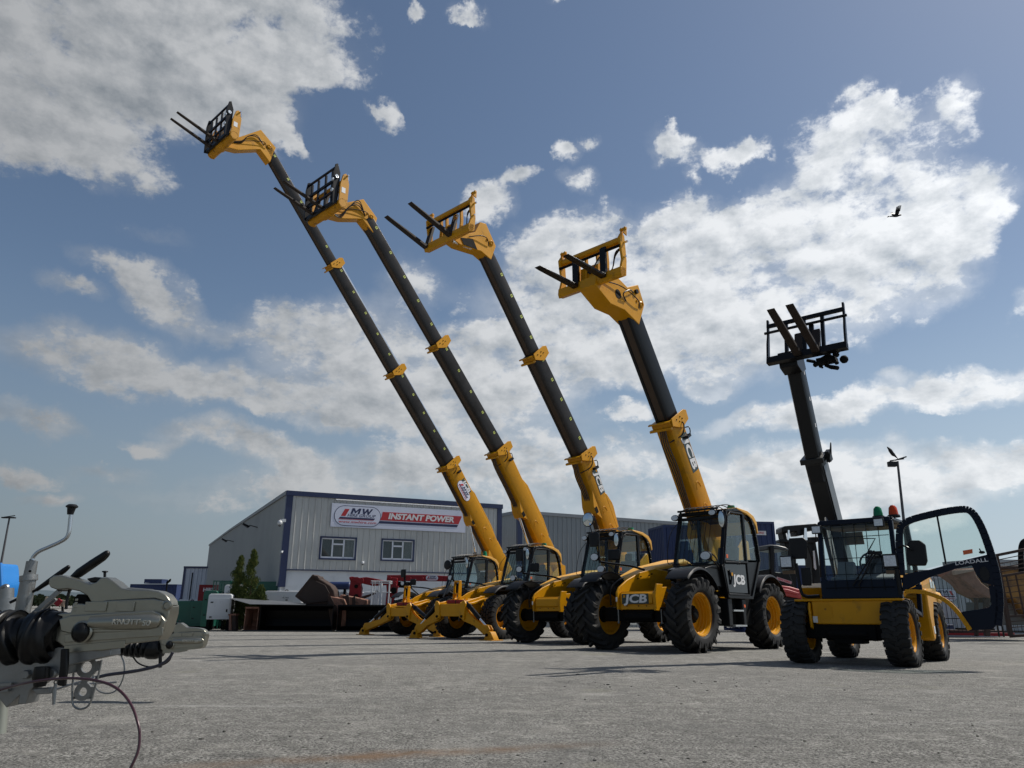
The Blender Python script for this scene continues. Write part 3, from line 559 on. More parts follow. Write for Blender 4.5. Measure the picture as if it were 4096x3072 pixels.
def big_machine(name, label, x, y, deg, boomspec, wk='agri', outr=None, logo=False, platelogo=False, track=.97, wb=2.92, mirrors='tall', beacon='flat', base=None):
    root = thing(name, label, 'telehandler', mframe(x, y, deg), 'yellow telehandlers parked in a row with raised booms')
    for (wx, wy) in ((0, track), (0, -track), (-wb, track), (-wb, -track)): wheel(root, wk, wx, wy)
    # chassis
    b = MB()
    side = [(.32, .72), (.34, 1.02), (.26, 1.12), (.0, 1.26), (-.45, 1.42), (-1.0, 1.52), (-1.35, 1.50), (-2.6, 1.46), (-3.0, 1.95), (-3.4, 2.25), (-3.62, 2.20), (-3.66, 1.2), (-3.6, .80), (-.5, .66)]
    for ys in (-.42, .38):
        P = side if ys < 0 else [(.32, .70), (.36, 1.0), (.22, 1.10), (-.1, 1.12), (-.6, 1.05), (-1.2, 1.0), (-2.6, 1.2), (-3.0, 1.95), (-3.4, 2.25), (-3.62, 2.20), (-3.66, 1.2), (-3.6, .80), (-.5, .66)]
        b.prism(P, 'y', ys, ys+.04)
    b.box(.22, .26, -.38, .38, .72, 1.02); b.box(.19, .22, -.38, .38, 1.0, 1.04)
    b.prism([(.26, .80), (.30, .83), (.30, .98), (.26, 1.02)], 'y', -.34, .34)
    b.prism([(.18, .98), (.36, .72), (.38, .95), (.30, 1.16), (.10, 1.16)], 'y', .42, .46)
    b.box(-.05, .12, .46, .70, .82, .84)
    b.prism([(-3.62, .6), (-3.72, 1.3), (-3.5, 1.3), (-3.4, .6)], 'y', -.9, .9)
    ch = b.build('chassis', YEL, root, .008)
    b = MB(); 
    for (px, pz) in ((-.35, 1.30), (-.45, 1.34), (-.75, 1.38), (-.85, 1.41)): b.cyl((px, -.38, pz), (px, -.35, pz), .012, 8)
    for y in (-.2, .05, .22): b.cyl((.30, y, .78), (.305, y, .78), .012, 8)
    b.build('bolts', DARK, ch)
    MB().box(.345, .35, .425, .455, .84, .93).build('sticker', STKW, ch); MB().box(.345, .35, -.415, -.385, .86, .94).build('sticker', STKW, ch)
    if platelogo: badge(ch, rotm((0, 1, 0), (0, 0, 1), (1, 0, 0), (.302, -.02, .905)), .25)
    b = MB(); b.box(-3.4, .05, -.34, .34, .50, .98); b.box(-.18, .18, -.80, .80, .52, .76); b.box(-wb-.18, -wb+.18, -.80, .80, .52, .76); b.tube([(0, -.9, .64), (0, .9, .64)], .13, 12); b.tube([(-wb, -.9, .64), (-wb, .9, .64)], .13, 12)
    b.box(-.3, .22, -.3, .3, .52, .70); b.box(-2.3, -.8, .42, .98, .45, .94); b.tube([(.22, -.3, .60), (.22, .3, .60)], .06, 10)
    b.build('axles_and_underbody', DARK, root, .01)
    b = MB()
    for y in (-.40, .52): b.cyl((.30, y, .72), (.30, y, .50), .012, 6); b.ball((.30, y, .49), .025, 8)
    b.build('drain_rods', GALV, ch)
    # engine cover on the right-hand side
    b = MB(); b.prism([(-.55, 1.22), (-.60, 1.34), (-1.25, 1.58), (-2.45, 1.80), (-2.75, 1.72), (-2.75, 1.40), (-1.2, 1.36)], 'y', -1.10, -.50)
    bn = b.build('engine_cover', YTOP, root, .05)
    MB().prism([(-.60, 1.20), (-1.25, 1.34), (-2.78, 1.42), (-2.78, .95), (-.70, .95)], 'y', -1.06, -.47).build('engine_cover_base', DARK, bn, .02)
    MB().prism([(-.62, 1.30), (-1.25, 1.50), (-2.60, 1.70), (-2.6, 1.58), (-1.25, 1.40)], 'y', -.51, -.465).build('engine_cover_grille', BLK2, bn)
    fender(root, 0, .74, 1.20); fender(root, -wb, .74, 1.18, a0=35, a1=148); fender(root, 0, -.74, -1.18); fender(root, -wb, -.74, -1.18)
    c = cab(root, logo, True, beacon)
    # mirror arm on the right mudguard
    b = MB(); b.tube(bez([(-1.0, -.62, 1.50), (-.85, -.85, 1.58), (-.1, -1.0, 1.62), (0, -1.02, 1.66)], 4), .022, 8)
    b.tube([(0, -1.02, 1.60), (0, -1.02, 2.20)] if mirrors != 'stalk' else [(-.3, -.95, 1.3), (-.05, -1.02, 1.75), (.0, -1.02, 2.0)], .016, 8)
    b.tube(bez([(-.45, -.78, 1.33), (-.2, -.70, 1.28), (.15, -.66, 1.1), (.16, -.66, .8)], 4), .018, 8)
    if base: b.tube(bez([base, ((base[0]+.0)/2, (base[1]-1.02)/2, (base[2]+1.75)/2), (.02, -1.02, 1.80), (0, -1.04, 2.0)], 4), .024, 8)
    ma = b.build('mirror_arm', BLK, root)
    lamp(root, 'headlamp', Tm(.05, -1.10, 1.72), .105, .078)
    if mirrors in ('tall', 'both'):
        MB(Tm(.05, -1.10, 2.05)).prism([(-.10, -.13), (.10, -.13), (.12, .10), (.09, .15), (-.09, .15), (-.12, .10)], 'x', -.05, .02).build('tall_mirror', BLK2, ma, .02)
        MB(Tm(-.15, -.78, 1.76)).prism([(-.14, -.10), (.14, -.11), (.15, .10), (-.14, .11)], 'x', -.05, .02).build('wide_mirror', BLK2, ma, .03)
    if mirrors in ('round', 'both'):
        zz_ = 2.46 if mirrors == 'both' else 2.1
        b = MB(); b.tube([(0, -1.02, 1.7), (.04, -1.20, zz_-.1)], .012, 6); b.build('mirror_stalk', BLK, ma)
        b2 = MB(Tm(.06, -1.20, zz_)); b2.lathe([(0, .0), (.13, 0), (.145, .03), (.14, .045), (.13, .05)], 'x', 28); mm = b2.build('round_mirror', BLK2, root)
        MB(Tm(.06, -1.20, zz_)).lathe([(0, .065), (.06, .06), (.13, .047)], 'x', 28).build('mirror_face', MIRR if mirrors == 'both' else BLK2, mm)
    boomspec(root)
    if outr: outriggers(root, *outr)
    return root
def outriggers(root, spread, post=True):
    """stabiliser legs on the nose frame"""
    b = MB(); nx = 1.12; c0 = .14; hw = .56; dz = -.10
    for s_ in (-1, 1):
        b.prism([(.25, .72), (.25, 1.16), (.60, 1.08), (.95, 1.0), (nx, .97), (nx, .58), (.7, .62)], 'y', c0*.5+s_*.44-.02, c0*.5+s_*.44+.02)
        b.prism([(c0+s_*(hw-.16), .57), (c0+s_*(hw+.02), .50), (c0+s_*(hw+.07), .94), (c0+s_*(hw+.02), 1.02), (c0+s_*(hw-.07), 1.0), (c0+s_*(hw-.13), .9)], 'x', nx, nx+.06)
    P = [(-hw, .60), (hw, .60), (hw, .93)]+([(hw-.12, .91), (.2, .86), (-.2, .86), (-hw+.12, .91)] if not post else [])+[(-hw, .93)]
    b.prism([(c0+p[0], p[1]) for p in P], 'x', nx-.02, nx+.03)
    b.prism([(.26, .98), (.7, .92), (nx-.02, .88), (nx-.02, .92), (.7, .98), (.26, 1.10)], 'y', c0-.46, c0+.46)
    nf = b.build('nose_frame', YEL, root, .01)
    b = MB(); bx = .45
    for y in (-.40, -.20): b.prism([(bx, 1.0), (bx+.14, 1.0), (bx+.09, 1.58), (bx+.02, 1.60), (bx-.02, 1.5)], 'y', y, y+.03)
    b.box(bx-.01, bx+.09, -.40, -.17, 1.54, 1.59); b.box(bx, bx+.12, -.40, -.17, 1.20, 1.24); b.build('rest_bracket', YEL, nf, .01)
    b = MB(); b.box(bx+.02, bx+.06, -.34, -.2, 1.25, 1.52); b.build('bracket_pipes', DARK, nf)
    b = MB()
    for y in (-.1, .15): b.prism([(.5, .98), (.72, .93), (.66, 1.02), (.60, 1.12), (.54, 1.12)], 'y', y, y+.03)
    b.build('lifting_lug', YEL, nf)
    b = MB(); b.cb((nx-.18, c0+.02, .99), (.12, .66, .10)); b.build('red_safety_bar', RED, nf, .008)
    MB().cb((nx-.18, c0+.05, .99), (.13, .03, .11)).build('clamp_band', BLK2, nf)
    for s_ in (-1, 1):
        yo = spread; Y_f = lambda v: c0+s_*v
        P = [(.50, .70), (.40, .56), (.52, .48), (.95, .36), (yo-.28, .16), (yo-.05, .10), (yo-.02, .28), (yo-.10, .38), (yo-.32, .40), (1.0, .52), (.72, .68), (.60, .78)]
        b = MB()
        for xx in (nx-.13, nx-.02): b.prism([(Y_f(p[0]), p[1]) for p in P], 'x', xx, xx+.03)
        P2 = [(.54, .52), (.95, .38), (yo-.28, .20), (yo-.1, .18), (yo-.12, .30), (yo-.3, .32), (1.0, .45), (.68, .60)]
        b.prism([(Y_f(p[0]), p[1]) for p in P2], 'x', nx-.10, nx-.02)
        lg = b.build('stabiliser_leg', YELW, root, .008)
        b = MB(); b.prism([(Y_f(yo-.26), .0), (Y_f(yo+.16), .0), (Y_f(yo+.16), .03), (Y_f(yo+.03), .22), (Y_f(yo-.12), .24), (Y_f(yo-.20), .03)], 'x', nx-.16, nx+.04)
        ya, yb = sorted((Y_f(yo-.28), Y_f(yo+.18))); b.box(nx-.30, nx+.14, ya, yb, .0, .02)
        b.build('foot', YELW, lg, .008)
        MB().cyl((nx+.04, Y_f(yo-.09), .14), (nx+.075, Y_f(yo-.09), .14), .04, 12).build('pivot_pin', DARK, lg); MB().cyl((nx+.035, Y_f(hw-.06), .60), (nx+.09, Y_f(hw-.06), .60), .035, 12).build('pivot_pin', DARK, lg)
        p, q = Vector((nx-.05, Y_f(hw), .96)), Vector((nx-.05, Y_f(yo-.14), .30)); m = p.lerp(q, .62)
        b = MB(); b.tube([p, p.lerp(q, .08), p.lerp(q, .1), m], [.045, .045, .065, .065], 12); b.tube([p.lerp(q, .13), p.lerp(q, .18)], .073, 12); cy = b.build('stabiliser_cylinder', BLK, root)
        b = MB(); b.tube([m, q], .030, 10); b.build('piston_rod', CHR, cy)
# ------------------------------------------------------------------ the five machines with raised booms
def spec1(root):
    pts = [(-3.0, 3.42), (-.89, 6.04), (1.82, 8.98), (4.69, 12.12), (7.55, 15.25)]
    boom(root, pts, [(.46, .62), (.40, .50), (.34, .42), (.28, .35)])
    head(root, [(7.42, 14.72), (7.80, 15.02), (8.50, 14.62), (8.98, 14.50), (9.02, 14.72), (8.50, 15.12), (7.86, 15.74), (7.28, 15.36)], .14)
    carriage_tube(root, (8.95, 14.62), .76, 2)
    for y in (.10, -.34): fork(root, (9.22, 14.58), 14, y, 1.30, .5, FORK, .105)
    b = MB()
    for k in (0, 1): hose(b, [(7.7, .16, 15.2), (8.0, .19, 15.42-.06*k), (8.3, .2, 15.2), (8.45, .16, 14.95-.05*k), (8.8, .14, 14.75)], .014)
    b.build('head_hoses', RUBD, root)
    M, ln = boomM(pts[0], pts[1])
    bb = MB(M).box(0, .01, 0, .01, 0, .01).build('boom_decals', YEL, root)
    D = rotm((-1, 0, 0), (0, 0, 1), (0, 1, 0), (ln-1.10, .232, .13)); badge(bb, M @ D, .26)
    mwlogo(bb, M @ rotm((-1, 0, 0), (0, 0, 1), (0, 1, 0), (ln-1.18, .232, -.10)), .42, 'hire_logo')
    M2, l2 = boomM(pts[1], pts[2]); b = MB(M2); b.tube([(.05, .08, .30), (l2-.02, .08, .27)], .045, 12); b.build('extension_rod', CHR, root)
    M2, l2 = boomM(pts[2], pts[3]); b = MB(M2); b.tube([(.05, .08, .26), (l2-.02, .08, .23)], .045, 12); b.build('extension_rod', CHR, root)
    lift(root, pts)
def lift(root, pts, at=.95, hump=True):
    M, ln = boomM(pts[0], pts[1])
    if hump:
        b = MB(M); b.prism([(at+.55, -.24), (at+.15, -.42), (at-.05, -.44), (at-.12, -.36), (at-.3, -.24)], 'y', -.19, .19); cb_ = b.build('cylinder_bracket', YEL, root, .01)
        b = MB(M); b.box(at-.06, at+.10, .191, .198, -.42, -.30); b.build('pin_hole_shade', DARK, cb_)  # raised dark patch painting the shade of a pin hole
        b = MB(M); b.prism([(ln-1.25, .25), (ln-1.55, .36), (.35, .37), (-.2, .28), (-.2, .2), (ln-1.25, .2)], 'y', -.215, .215); b.build('boom_spine', YEL, root, .01)
    q = M @ Vector((at if hump else .02, 0, -.38))
    b = MB(); b.tube([(-2.9, 0, 1.5), q], .042, 12); b.build('lift_rod', CHR, root)
    b = MB(); b.tube([(-2.9, 0, 1.2), Vector((-2.9, 0, 1.2)).lerp(q, .62)], .08, 12); b.build('lift_cylinder', BLK, root)
    b = MB(M)
    for k in range(4): b.tube(bez([(ln-.15, -.05+.04*k, -.33), (ln-.5, -.10+.05*k, -.36), (ln*.5, -.08+.05*k, -.34), (.5, -.06+.04*k, -.36), (-.4, -.05+.04*k, -.40)], 4), .016, 6)
    b.build('boom_hoses', pm('hose_brown', (.05, .035, .025), .5), root)
    b = MB(M); b.tube(bez([(ln-.12, .25, .1), (ln-.20, .33, .02), (ln-.38, .27, -.08), (ln-.42, .10, -.36)], 4), .014, 6); b.tube(bez([(ln-.30, .25, .18), (ln-.30, .36, .14), (ln-.42, .36, .10), (ln-.46, .25, .10)], 4), .012, 6)
    b.box(ln-.5, ln-.44, .24, .34, .0, .16); b.build('hose_bracket', BLK2, root)
def spec2(root):
    pts = [(-2.7, 3.15), (-.79, 5.68), (1.91, 8.52), (4.76, 11.50)]
    boom(root, pts, [(.44, .58), (.37, .46), (.31, .38)])
    head(root, [(4.58, 11.10), (4.98, 11.38), (5.6, 11.12), (5.98, 11.05), (6.02, 11.3), (5.6, 11.62), (5.0, 12.02), (4.48, 11.62)], .15)
    carriage_tube(root, (6.05, 11.16), .76, 2)
    for y in (.13, -.33): fork(root, (6.27, 11.12), 12, y, 1.25, .5, FORK, .105)
    b = MB()
    for k in (0, 1, 2): hose(b, [(4.9, .16, 11.5), (5.2, .22, 11.85-.08*k), (5.5, .22, 11.5), (5.7, .18, 11.2-.05*k), (5.95, .16, 11.1)], .014)
    b.build('head_hoses', RUBD, root); lift(root, pts)
def spec3(root):
    pts = [(-2.1, 2.92), (-1.09, 4.68), (.77, 6.96), (2.64, 9.26)]
    boom(root, pts, [(.42, .54), (.36, .44), (.30, .36)])
    head(root, [(2.46, 8.92), (2.80, 9.02), (3.5, 8.92), (3.78, 8.98), (3.74, 9.15), (3.35, 9.26), (3.02, 9.46), (2.86, 9.80), (2.66, 9.84), (2.30, 9.36)], .155)
    carriage_frame(root, (3.78, 9.02), .77, (.15, -.70), FORK, 14, -2)
    b = MB(); b.prism([(2.95, 9.0), (3.4, 8.96), (3.5, 9.1), (3.1, 9.22)], 'y', .161, .168); b.build('pocket_shade', DARK, root)  # proud dark plate standing in for the shade inside a pocket
    b = MB(); b.tube([(3.1, .1, 9.0), (3.7, .1, 8.95)], .04, 10); b.build('tilt_cylinder', CHR, root)
    M, ln = boomM(pts[0], pts[1]); bb = MB(M).box(0, .01, 0, .01, 0, .01).build('boom_decals', YEL, root)
    badge(bb, M @ rotm((-1, 0, 0), (0, 0, 1), (0, 1, 0), (ln-.85, .212, .10)), .30); lift(root, pts, .55)
def spec4(root):
    pts = [(-2.17, 2.9), (-1.17, 4.60), (.24, 6.76)]
    boom(root, pts, [(.44, .54), (.37, .46)], 0, STLB, False)
    head(root, [(.02, 6.34), (.52, 6.50), (1.02, 6.48), (1.52, 6.72), (1.46, 6.95), (.80, 7.18), (.40, 7.06), (-.02, 7.26), (-.22, 6.86)], .20)
    carriage_frame(root, (1.42, 6.84), .77, (.37, -.31), BLK, 0, -2, 1.15)
    b = MB(); b.lathe([(0, .006), (.10, .006), (.10, 0)], 'y', 20, (.75, .20, 6.78)); b.build('hole_shade_disc', DARK, root)  # proud dark disc, its black stands in for a hole's shade
    b = MB(); hose(b, [(.2, .21, 7.0), (.45, .28, 6.95), (.65, .26, 6.8), (.5, .22, 6.7)], .014); b.cyl((.1, .2, 7.05), (.1, .25, 7.05), .05, 10); b.build('head_hoses', RUBD, root)
    M, ln = boomM(pts[0], pts[1]); bb = MB(M).box(0, .01, 0, .01, 0, .01).build('boom_decals', YEL, root)
    badge(bb, M @ rotm((-1, 0, 0), (0, 0, 1), (0, 1, 0), (ln-.82, .222, .06)), .37); lift(root, pts, hump=False)
big_machine('telehandler', 'farthest yellow telehandler with the longest four-section boom, chunky tyres and stabiliser legs', -3.0, 25.9, -133, spec1, 'block', (1.95, False), mirrors='tall', beacon='round', base=(-.3, -.46, 1.25))
big_machine('telehandler', 'yellow telehandler with stabiliser legs down and a red bar on its nose, second longest boom', -1.0, 22.0, -133, spec2, 'block', (1.55, True), mirrors='round', beacon='flat', base=(.75, -.62, 1.12))
big_machine('telehandler', 'middle yellow telehandler without stabilisers, three-section boom with brown forks in a yellow carriage', 1.04, 17.9, -133, spec3, 'agri', None, mirrors='tall')
big_machine('telehandler', 'nearest big yellow telehandler with white lettering on its black door and short boom', 2.49, 14.02, -133, spec4, 'agri', None, True, True, mirrors='both')
def compact():
    root = thing('telehandler', 'small telehandler with black boom, open navy door and green and orange beacons', 'telehandler', mframe(4.46, 10.07, -128.3), 'yellow telehandlers parked in a row with raised booms')
    for (x, y, s) in ((0, .62, 0), (0, -.62, 0), (-2.0, .62, 0), (-2.0, -.62, 0)): wheel(root, 'skid', x, y, s)
    b = MB(); b.box(-2.3, .05, -.30, .30, .30, .80); b.box(-.14, .14, -.50, .50, .32, .52); b.box(-2.14, -1.86, -.50, .50, .32, .52); b.tube([(0, -.6, .41), (0, .6, .41)], .08, 12); b.tube([(-2, -.6, .41), (-2, .6, .41)], .08, 12)
    b.box(-.2, .12, -.18, .18, .26, .46); b.tube([(.12, -.25, .38), (.12, .25, .38)], .05, 8); b.box(-1.7, -.3, -.55, .50, .40, .80); b.box(-.12, .16, .30, .36, .30, .48)
    b.build('axles_and_underbody', DARK, root, .012)
    b = MB()
    b.prism([(-.40, .80), (-.40, .54), (-.36, .50), (.50, .50), (.54, .56), (.56, .70), (.63, .76), (.63, .81)], 'x', .12, .16)
    b.prism([(-.62, .79), (.72, .79), (.72, .82), (-.62, .82)], 'x', -.32, .18)
    for y in (-.44, .53): b.prism([(-.15, .78), (.18, .78), (.22, .70), (.20, .46), (.10, .42), (.02, .60)], 'y', y, y+.03)
    b.prism([(-.30, .80), (-.20, .98), (-.42, 1.05), (-.9, 1.05), (-.9, .8)], 'y', -.66, -.2)
    ch = b.build('front_chassis', YEL, root, .012)
    MB().box(.162, .165, -.40, -.34, .52, .60).build('warning_sticker', STKW, ch); MB().box(.162, .165, .47, .53, .52, .60).build('warning_sticker', STKW, ch)
    b = MB(); b.prism([(-.30, .56), (-.17, .56), (-.14, .59), (-.14, .72), (-.17, .75), (-.30, .75), (-.33, .72), (-.33, .59)], 'x', .161, .164); b.build('access_cover', YELW, ch)
    b = MB(); b.cyl((.05, -.22, .46), (.05, -.38, .46), .02, 8); b.cyl((.05, .02, .46), (.05, -.10, .50), .02, 8); b.build('grease_fittings', GALV, root)
    # rear body on the left: engine housing and counterweight
    b = MB(); b.prism([(-1.25, .85), (-1.45, 1.10), (-1.75, 1.22), (-2.15, 1.20), (-2.45, 1.08), (-2.5, .55), (-1.9, .55), (-1.75, .80)], 'y', .30, .70)
    b.prism([(-1.42, .28), (-1.30, .30), (-1.25, .62), (-1.30, .98), (-1.8, 1.0), (-1.75, .85), (-1.55, .6), (-1.5, .35)], 'y', .52, .76)
    rb = b.build('engine_housing', YEL, root, .03)
    MB().box(-2.75, -2.35, .30, .72, .80, .98).build('tail_weight', YTOP, root, .05)
    MB().box(-2.15, -2.0, .701, .706, 1.02, 1.14).build('white_sticker', STKW, rb); MB().box(-2.32, -2.2, .701, .706, 1.02, 1.12).build('white_sticker', STKW, rb)
    MB().box(-1.47, -1.38, .761, .765, .38, .48).build('lower_sticker', STKW, rb)
    # cab
    b = MB(); x0, yl, yr = .10, .68, -.22
    fr = [(x0, .82), (x0+.02, 1.05), (x0-.10, 1.83)]
    for y in (yl, yr):
        b.beam((x0, y, .80), (x0-.02, y, 1.10), .06, .07); b.beam((x0-.02, y, 1.08), (x0-.14, y, 1.82), .055, .065); b.beam((x0-.14, y, 1.83), (-1.05, y, 1.86), .06, .06)
        b.beam((-1.05, y, 1.86), (-1.25, y, 1.1), .06, .07); b.beam((-1.25, y, 1.1), (-1.05, y, .62), .06, .06); b.beam((x0, y, .80), (-1.1, y, .62), .05, .06)
    b.beam((x0-.13, yr, 1.83), (x0-.13, yl, 1.83), .07, .07); b.beam((-1.05, yr, 1.86), (-1.05, yl, 1.86), .06, .06); b.beam((-1.22, yr, 1.1), (-1.22, yl, 1.1), .06, .08)
    b.prism([(x0-.05, .80), (x0+.04, .82), (x0+.02, 1.06), (x0-.06, 1.06)], 'y', yr-.04, yl+.04)
    b.box(-1.2, x0-.02, yr, yl, .60, .66); b.prism([(x0-.16, 1.85), (x0-.12, 1.81), (-1.08, 1.84), (-1.08, 1.88)], 'y', yr-.04, yl+.04)
    b.prism([(-.02, .62), (-.02, 1.0), (-1.2, 1.1), (-1.1, .62)], 'y', yr-.01, yr+.02)
    c = b.build('cab', NVY, root, .012)
    MB().prism([(x0-.02, 1.07), (x0-.125, 1.80), (x0-.13, 1.80), (x0-.025, 1.07)], 'y', yr+.03, yl-.03).build('windscreen', GLS, c)
    MB().prism([(-1.06, 1.82), (-1.2, 1.15), (-1.21, 1.15), (-1.07, 1.82)], 'y', yr+.03, yl-.03).build('rear_window', GLSG, c)
    b = MB(); b.prism([(-1.07, 1.80), (-1.10, 1.62), (-1.12, 1.62), (-1.09, 1.80)], 'y', yr+.02, yr+.30); b.prism([(-.2, 1.80), (-1.05, 1.84), (-1.05, 1.80), (-.2, 1.76)], 'y', yr+.03, yl-.03); b.build('tan_headlining', pm('tan_lining', (.20, .14, .085), .9), c)
    b = MB()
    for k in range(1, 6): y = yr+(yl-yr)*k/6; b.tube([(x0+.04, y, .92), (x0+.02, y, 1.1), (x0-.09, y, 1.80)], .005, 5)
    for z, dx in ((.96, .04), (1.13, .015), (1.34, -.02), (1.62, -.06)): b.tube([(x0+dx, yr+.03, z), (x0+dx, yl-.03, z)], .005, 5)
    b.build('windscreen_guard', BLK, c)
    b = MB(); cx, cy, cz = -.40, .32, 1.28; b.tube([(cx+.07*math.sin(a), cy+.17*math.cos(a), cz+.15*math.sin(a)) for a in [6.283*i/20 for i in range(21)]], .014, 6); b.tube([(cx, cy, cz), (-.2, cy, 1.0)], .03, 8); b.beam((cx, cy-.15, cz), (cx, cy+.15, cz), .03, .03); b.ball((cx+.05, cy, cz+.16), .03, 8); b.build('steering_wheel', BLK2, c)
    b = MB(); b.prism([(0, 1.0), (-.05, 1.10), (-.35, 1.16), (-.5, .9), (0, .9)], 'y', yr+.05, yl-.05); b.prism([(-.1, 1.1), (-.28, 1.14), (-.30, 1.30), (-.22, 1.32)], 'y', -.10, .12); b.build('dashboard', pm('grey_dashboard', (.16, .165, .17), .7), c, .02)
    b = MB(); b.box(-.95, -.55, .08, .52, .85, .98); b.prism([(-.92, .95), (-1.08, 1.45), (-1.0, 1.47), (-.84, 1.0)], 'y', .08, .52); b.build('seat', INT, c, .04)
    b = MB(); b.tube([(x0+.04, .50, 1.40), (x0+.05, .42, 1.30), (x0+.06, .22, .98)], .010, 6); b.tube([(x0+.04, .47, 1.42), (x0+.05, .36, 1.26), (x0+.06, .15, .98)], .010, 6); b.box(x0+.03, x0+.045, .40, .56, 1.37, 1.41); b.build('wiper', BLK, c); MB().tube([(-1.16, -.1, 1.72), (-1.18, .22, 1.70), (-1.19, .05, 1.45)], .012, 6).build('wiper', BLK, c)
    for (y, m, lab) in ((.50, pm('green_lens', (.01, .22, .10), .15), 'green_beacon'), (.69, pm('amber_lens', (.50, .045, .003), .2, 0, .12, 30, spec=.3), 'orange_beacon')):
        b = MB(); b.lathe([(0, .155), (.025, .15), (.05, .12), (.06, .05), (.062, .02)], 'z', 20, (-.25, y, 1.885)); bo = b.build(lab, m, root)
        MB().lathe([(.075, .02), (.08, .0), (.08, -.01)], 'z', 20, (-.25, y, 1.885)).build('beacon_base', BLK2, bo)
    for (y, z) in ((-.02+yr, 1.74), (.56, 1.78)):
        MB(Tm(x0+.0, y, z)).box(-.05, .0, -.065, .065, -.055, .055).build('work_lamp', BLK2, root, .008)
        MB(Tm(x0+.0, y, z)).box(.001, .006, -.052, .052, -.043, .043).build('lens', LENS, root.children[-1] if False else bpy.data.objects[[o.name for o in bpy.data.objects if o.name.startswith('work_lamp')][-1]])
    # head lamps and mirrors on arms
    for (y, z, s_) in ((-.68, 1.32, -1), (.64, 1.28, 1)):
        b = MB(); b.box(x0-.02, x0+.05, y-.088, y+.088, z-.095, z+.09); hl = b.build('headlamp', BLK2, root, .015)
        MB().box(x0+.051, x0+.058, y-.070, y+.070, z-.066, z+.068).build('lens', LENS, hl)
        b = MB(); b.box(x0-.01, x0+.03, y-.07, y+.09, z-.16, z-.115); b.build('lamp_plate', pm('amber_plate', (.10, .06, .03), .6), hl)
    b = MB(); b.tube(bez([(x0, -.30, .86), (x0, -.48, .86), (x0, -.54, .95), (x0, -.56, 1.30)], 5), .022, 8); b.build('lamp_arm', BLK, root)
    b = MB(); b.tube(bez([(x0-.02, .70, 1.42), (x0+.06, .82, 1.46), (x0+.06, .92, 1.40)], 5), .012, 8); b.tube([(x0+.02, .70, .86), (x0+.02, .70, 1.18)], .03, 8); b.build('mirror_stalk', BLK, root)
    MB(Tm(x0-.02, .95, 1.36) @ Matrix.Rotation(R(-8), 4, 'X')).prism([(-.09, -.16), (.10, -.14), (.12, -.08), (.10, .12), (.04, .17), (-.07, .16), (-.11, .10), (-.11, -.10)], 'x', -.02, .04).build('door_mirror', BLK2, root, .015)
    MB(Tm(x0-.02, -.52, 1.5)).prism([(-.12, -.14), (.10, -.14), (.13, .10), (.08, .15), (-.12, .15)], 'x', -.05, -.01).build('side_mirror', BLK2, root, .015)
    MB(Tm(x0-.02, -.46, 1.12)).prism([(-.06, -.12), (.06, -.12), (.07, .12), (-.06, .12)], 'x', -.05, -.01).build('lower_mirror', BLK2, root, .015)
    # door: hinged on the front pillar, swung out square to the machine
    dx = x0; b = MB()
    top = bez([(.74, 1.10), (.79, 1.62), (.90, 1.765), (1.22, 1.84), (1.50, 1.87), (1.62, 1.84), (1.69, 1.68), (1.735, 1.42), (1.76, 1.10), (1.745, .80), (1.68, .50)], 4)
    b2 = [Vector((p.x, p.y)) if hasattr(p, 'x') else p for p in top]
    P = [(dx, p[0], p[1]) for p in top]
    for i in range(len(P)-1): b.beam(P[i], P[i+1], .085, .036, (1, 0, 0))
    # mid band, lower panel, wheel-arch edge
    band = [(.74, 1.02), (1.0, 1.06), (1.4, 1.17), (1.72, 1.28), (1.73, 1.36), (1.42, 1.28), (1.08, 1.19), (.78, 1.13)]
    b.prism([(.72, .90), (.78, .92), (1.04, 1.06), (1.36, 1.16), (1.53, 1.19), (1.55, 1.10), (1.60, .99), (1.72, .95), (1.74, 1.34), (1.70, 1.31), (1.42, 1.25), (1.08, 1.16), (.76, 1.11)], 'x', dx-.018, dx+.018)
    b.prism([(1.66, .95), (1.70, .96), (1.745, .9), (1.72, .68), (1.66, .50), (1.62, .46), (1.38, .44), (1.30, .64), (1.36, .66), (1.62, .70), (1.655, .74)], 'x', dx-.018, dx+.018)
    b.prism([(.74, .88), (.95, .88), (.95, .985), (.78, .92)], 'x', dx-.014, dx+.014)
    d = b.build('door', NVY, root, .006)
    MB().prism([(.80, 1.12), (.81, 1.60), (.90, 1.74), (1.22, 1.81), (1.50, 1.84), (1.60, 1.81), (1.66, 1.66), (1.70, 1.42), (1.72, 1.33), (1.42, 1.26)], 'x', dx-.004, dx+.002).build('upper_window', GLSG, d)
    MB().prism([(.93, .95), (1.36, 1.16), (1.53, 1.19), (1.56, 1.06), (1.66, .95), (1.66, .72), (1.36, .65), (1.20, .85)], 'x', dx-.004, dx+.002).build('lower_window', GLS, d)
    b = MB(); b.beam((dx, 1.255, 1.22), (dx, 1.25, 1.81), .02, .022, (1, 0, 0)); b.build('window_bar', BLK, d)
    b = MB(); a_ = bez([(.76, .90), (.88, .90), (1.02, .87), (1.18, .79), (1.30, .64), (1.39, .45)], 4); vs = []
    for p, q in zip(a_[:-1], a_[1:]): b.beam((dx+.01, p[0], p[1]), (dx+.01, q[0], q[1]), .05, .055, (1, 0, 0))
    ar = b.build('wheel_arch_trim', YEL, d, .004)
    text('door_lettering', 'LOADALL', .062, STKW, d, rotm((0, 1, .09), (0, -.09, 1), (1, 0, 0), (dx+.02, 1.53, 1.235)), .001, .012, 0, 1.3)
    MB().prism([(1.46, 1.32), (1.56, 1.335), (1.565, 1.385), (1.46, 1.372)], 'x', dx+.003, dx+.006).build('warning_sticker', STKO, d)
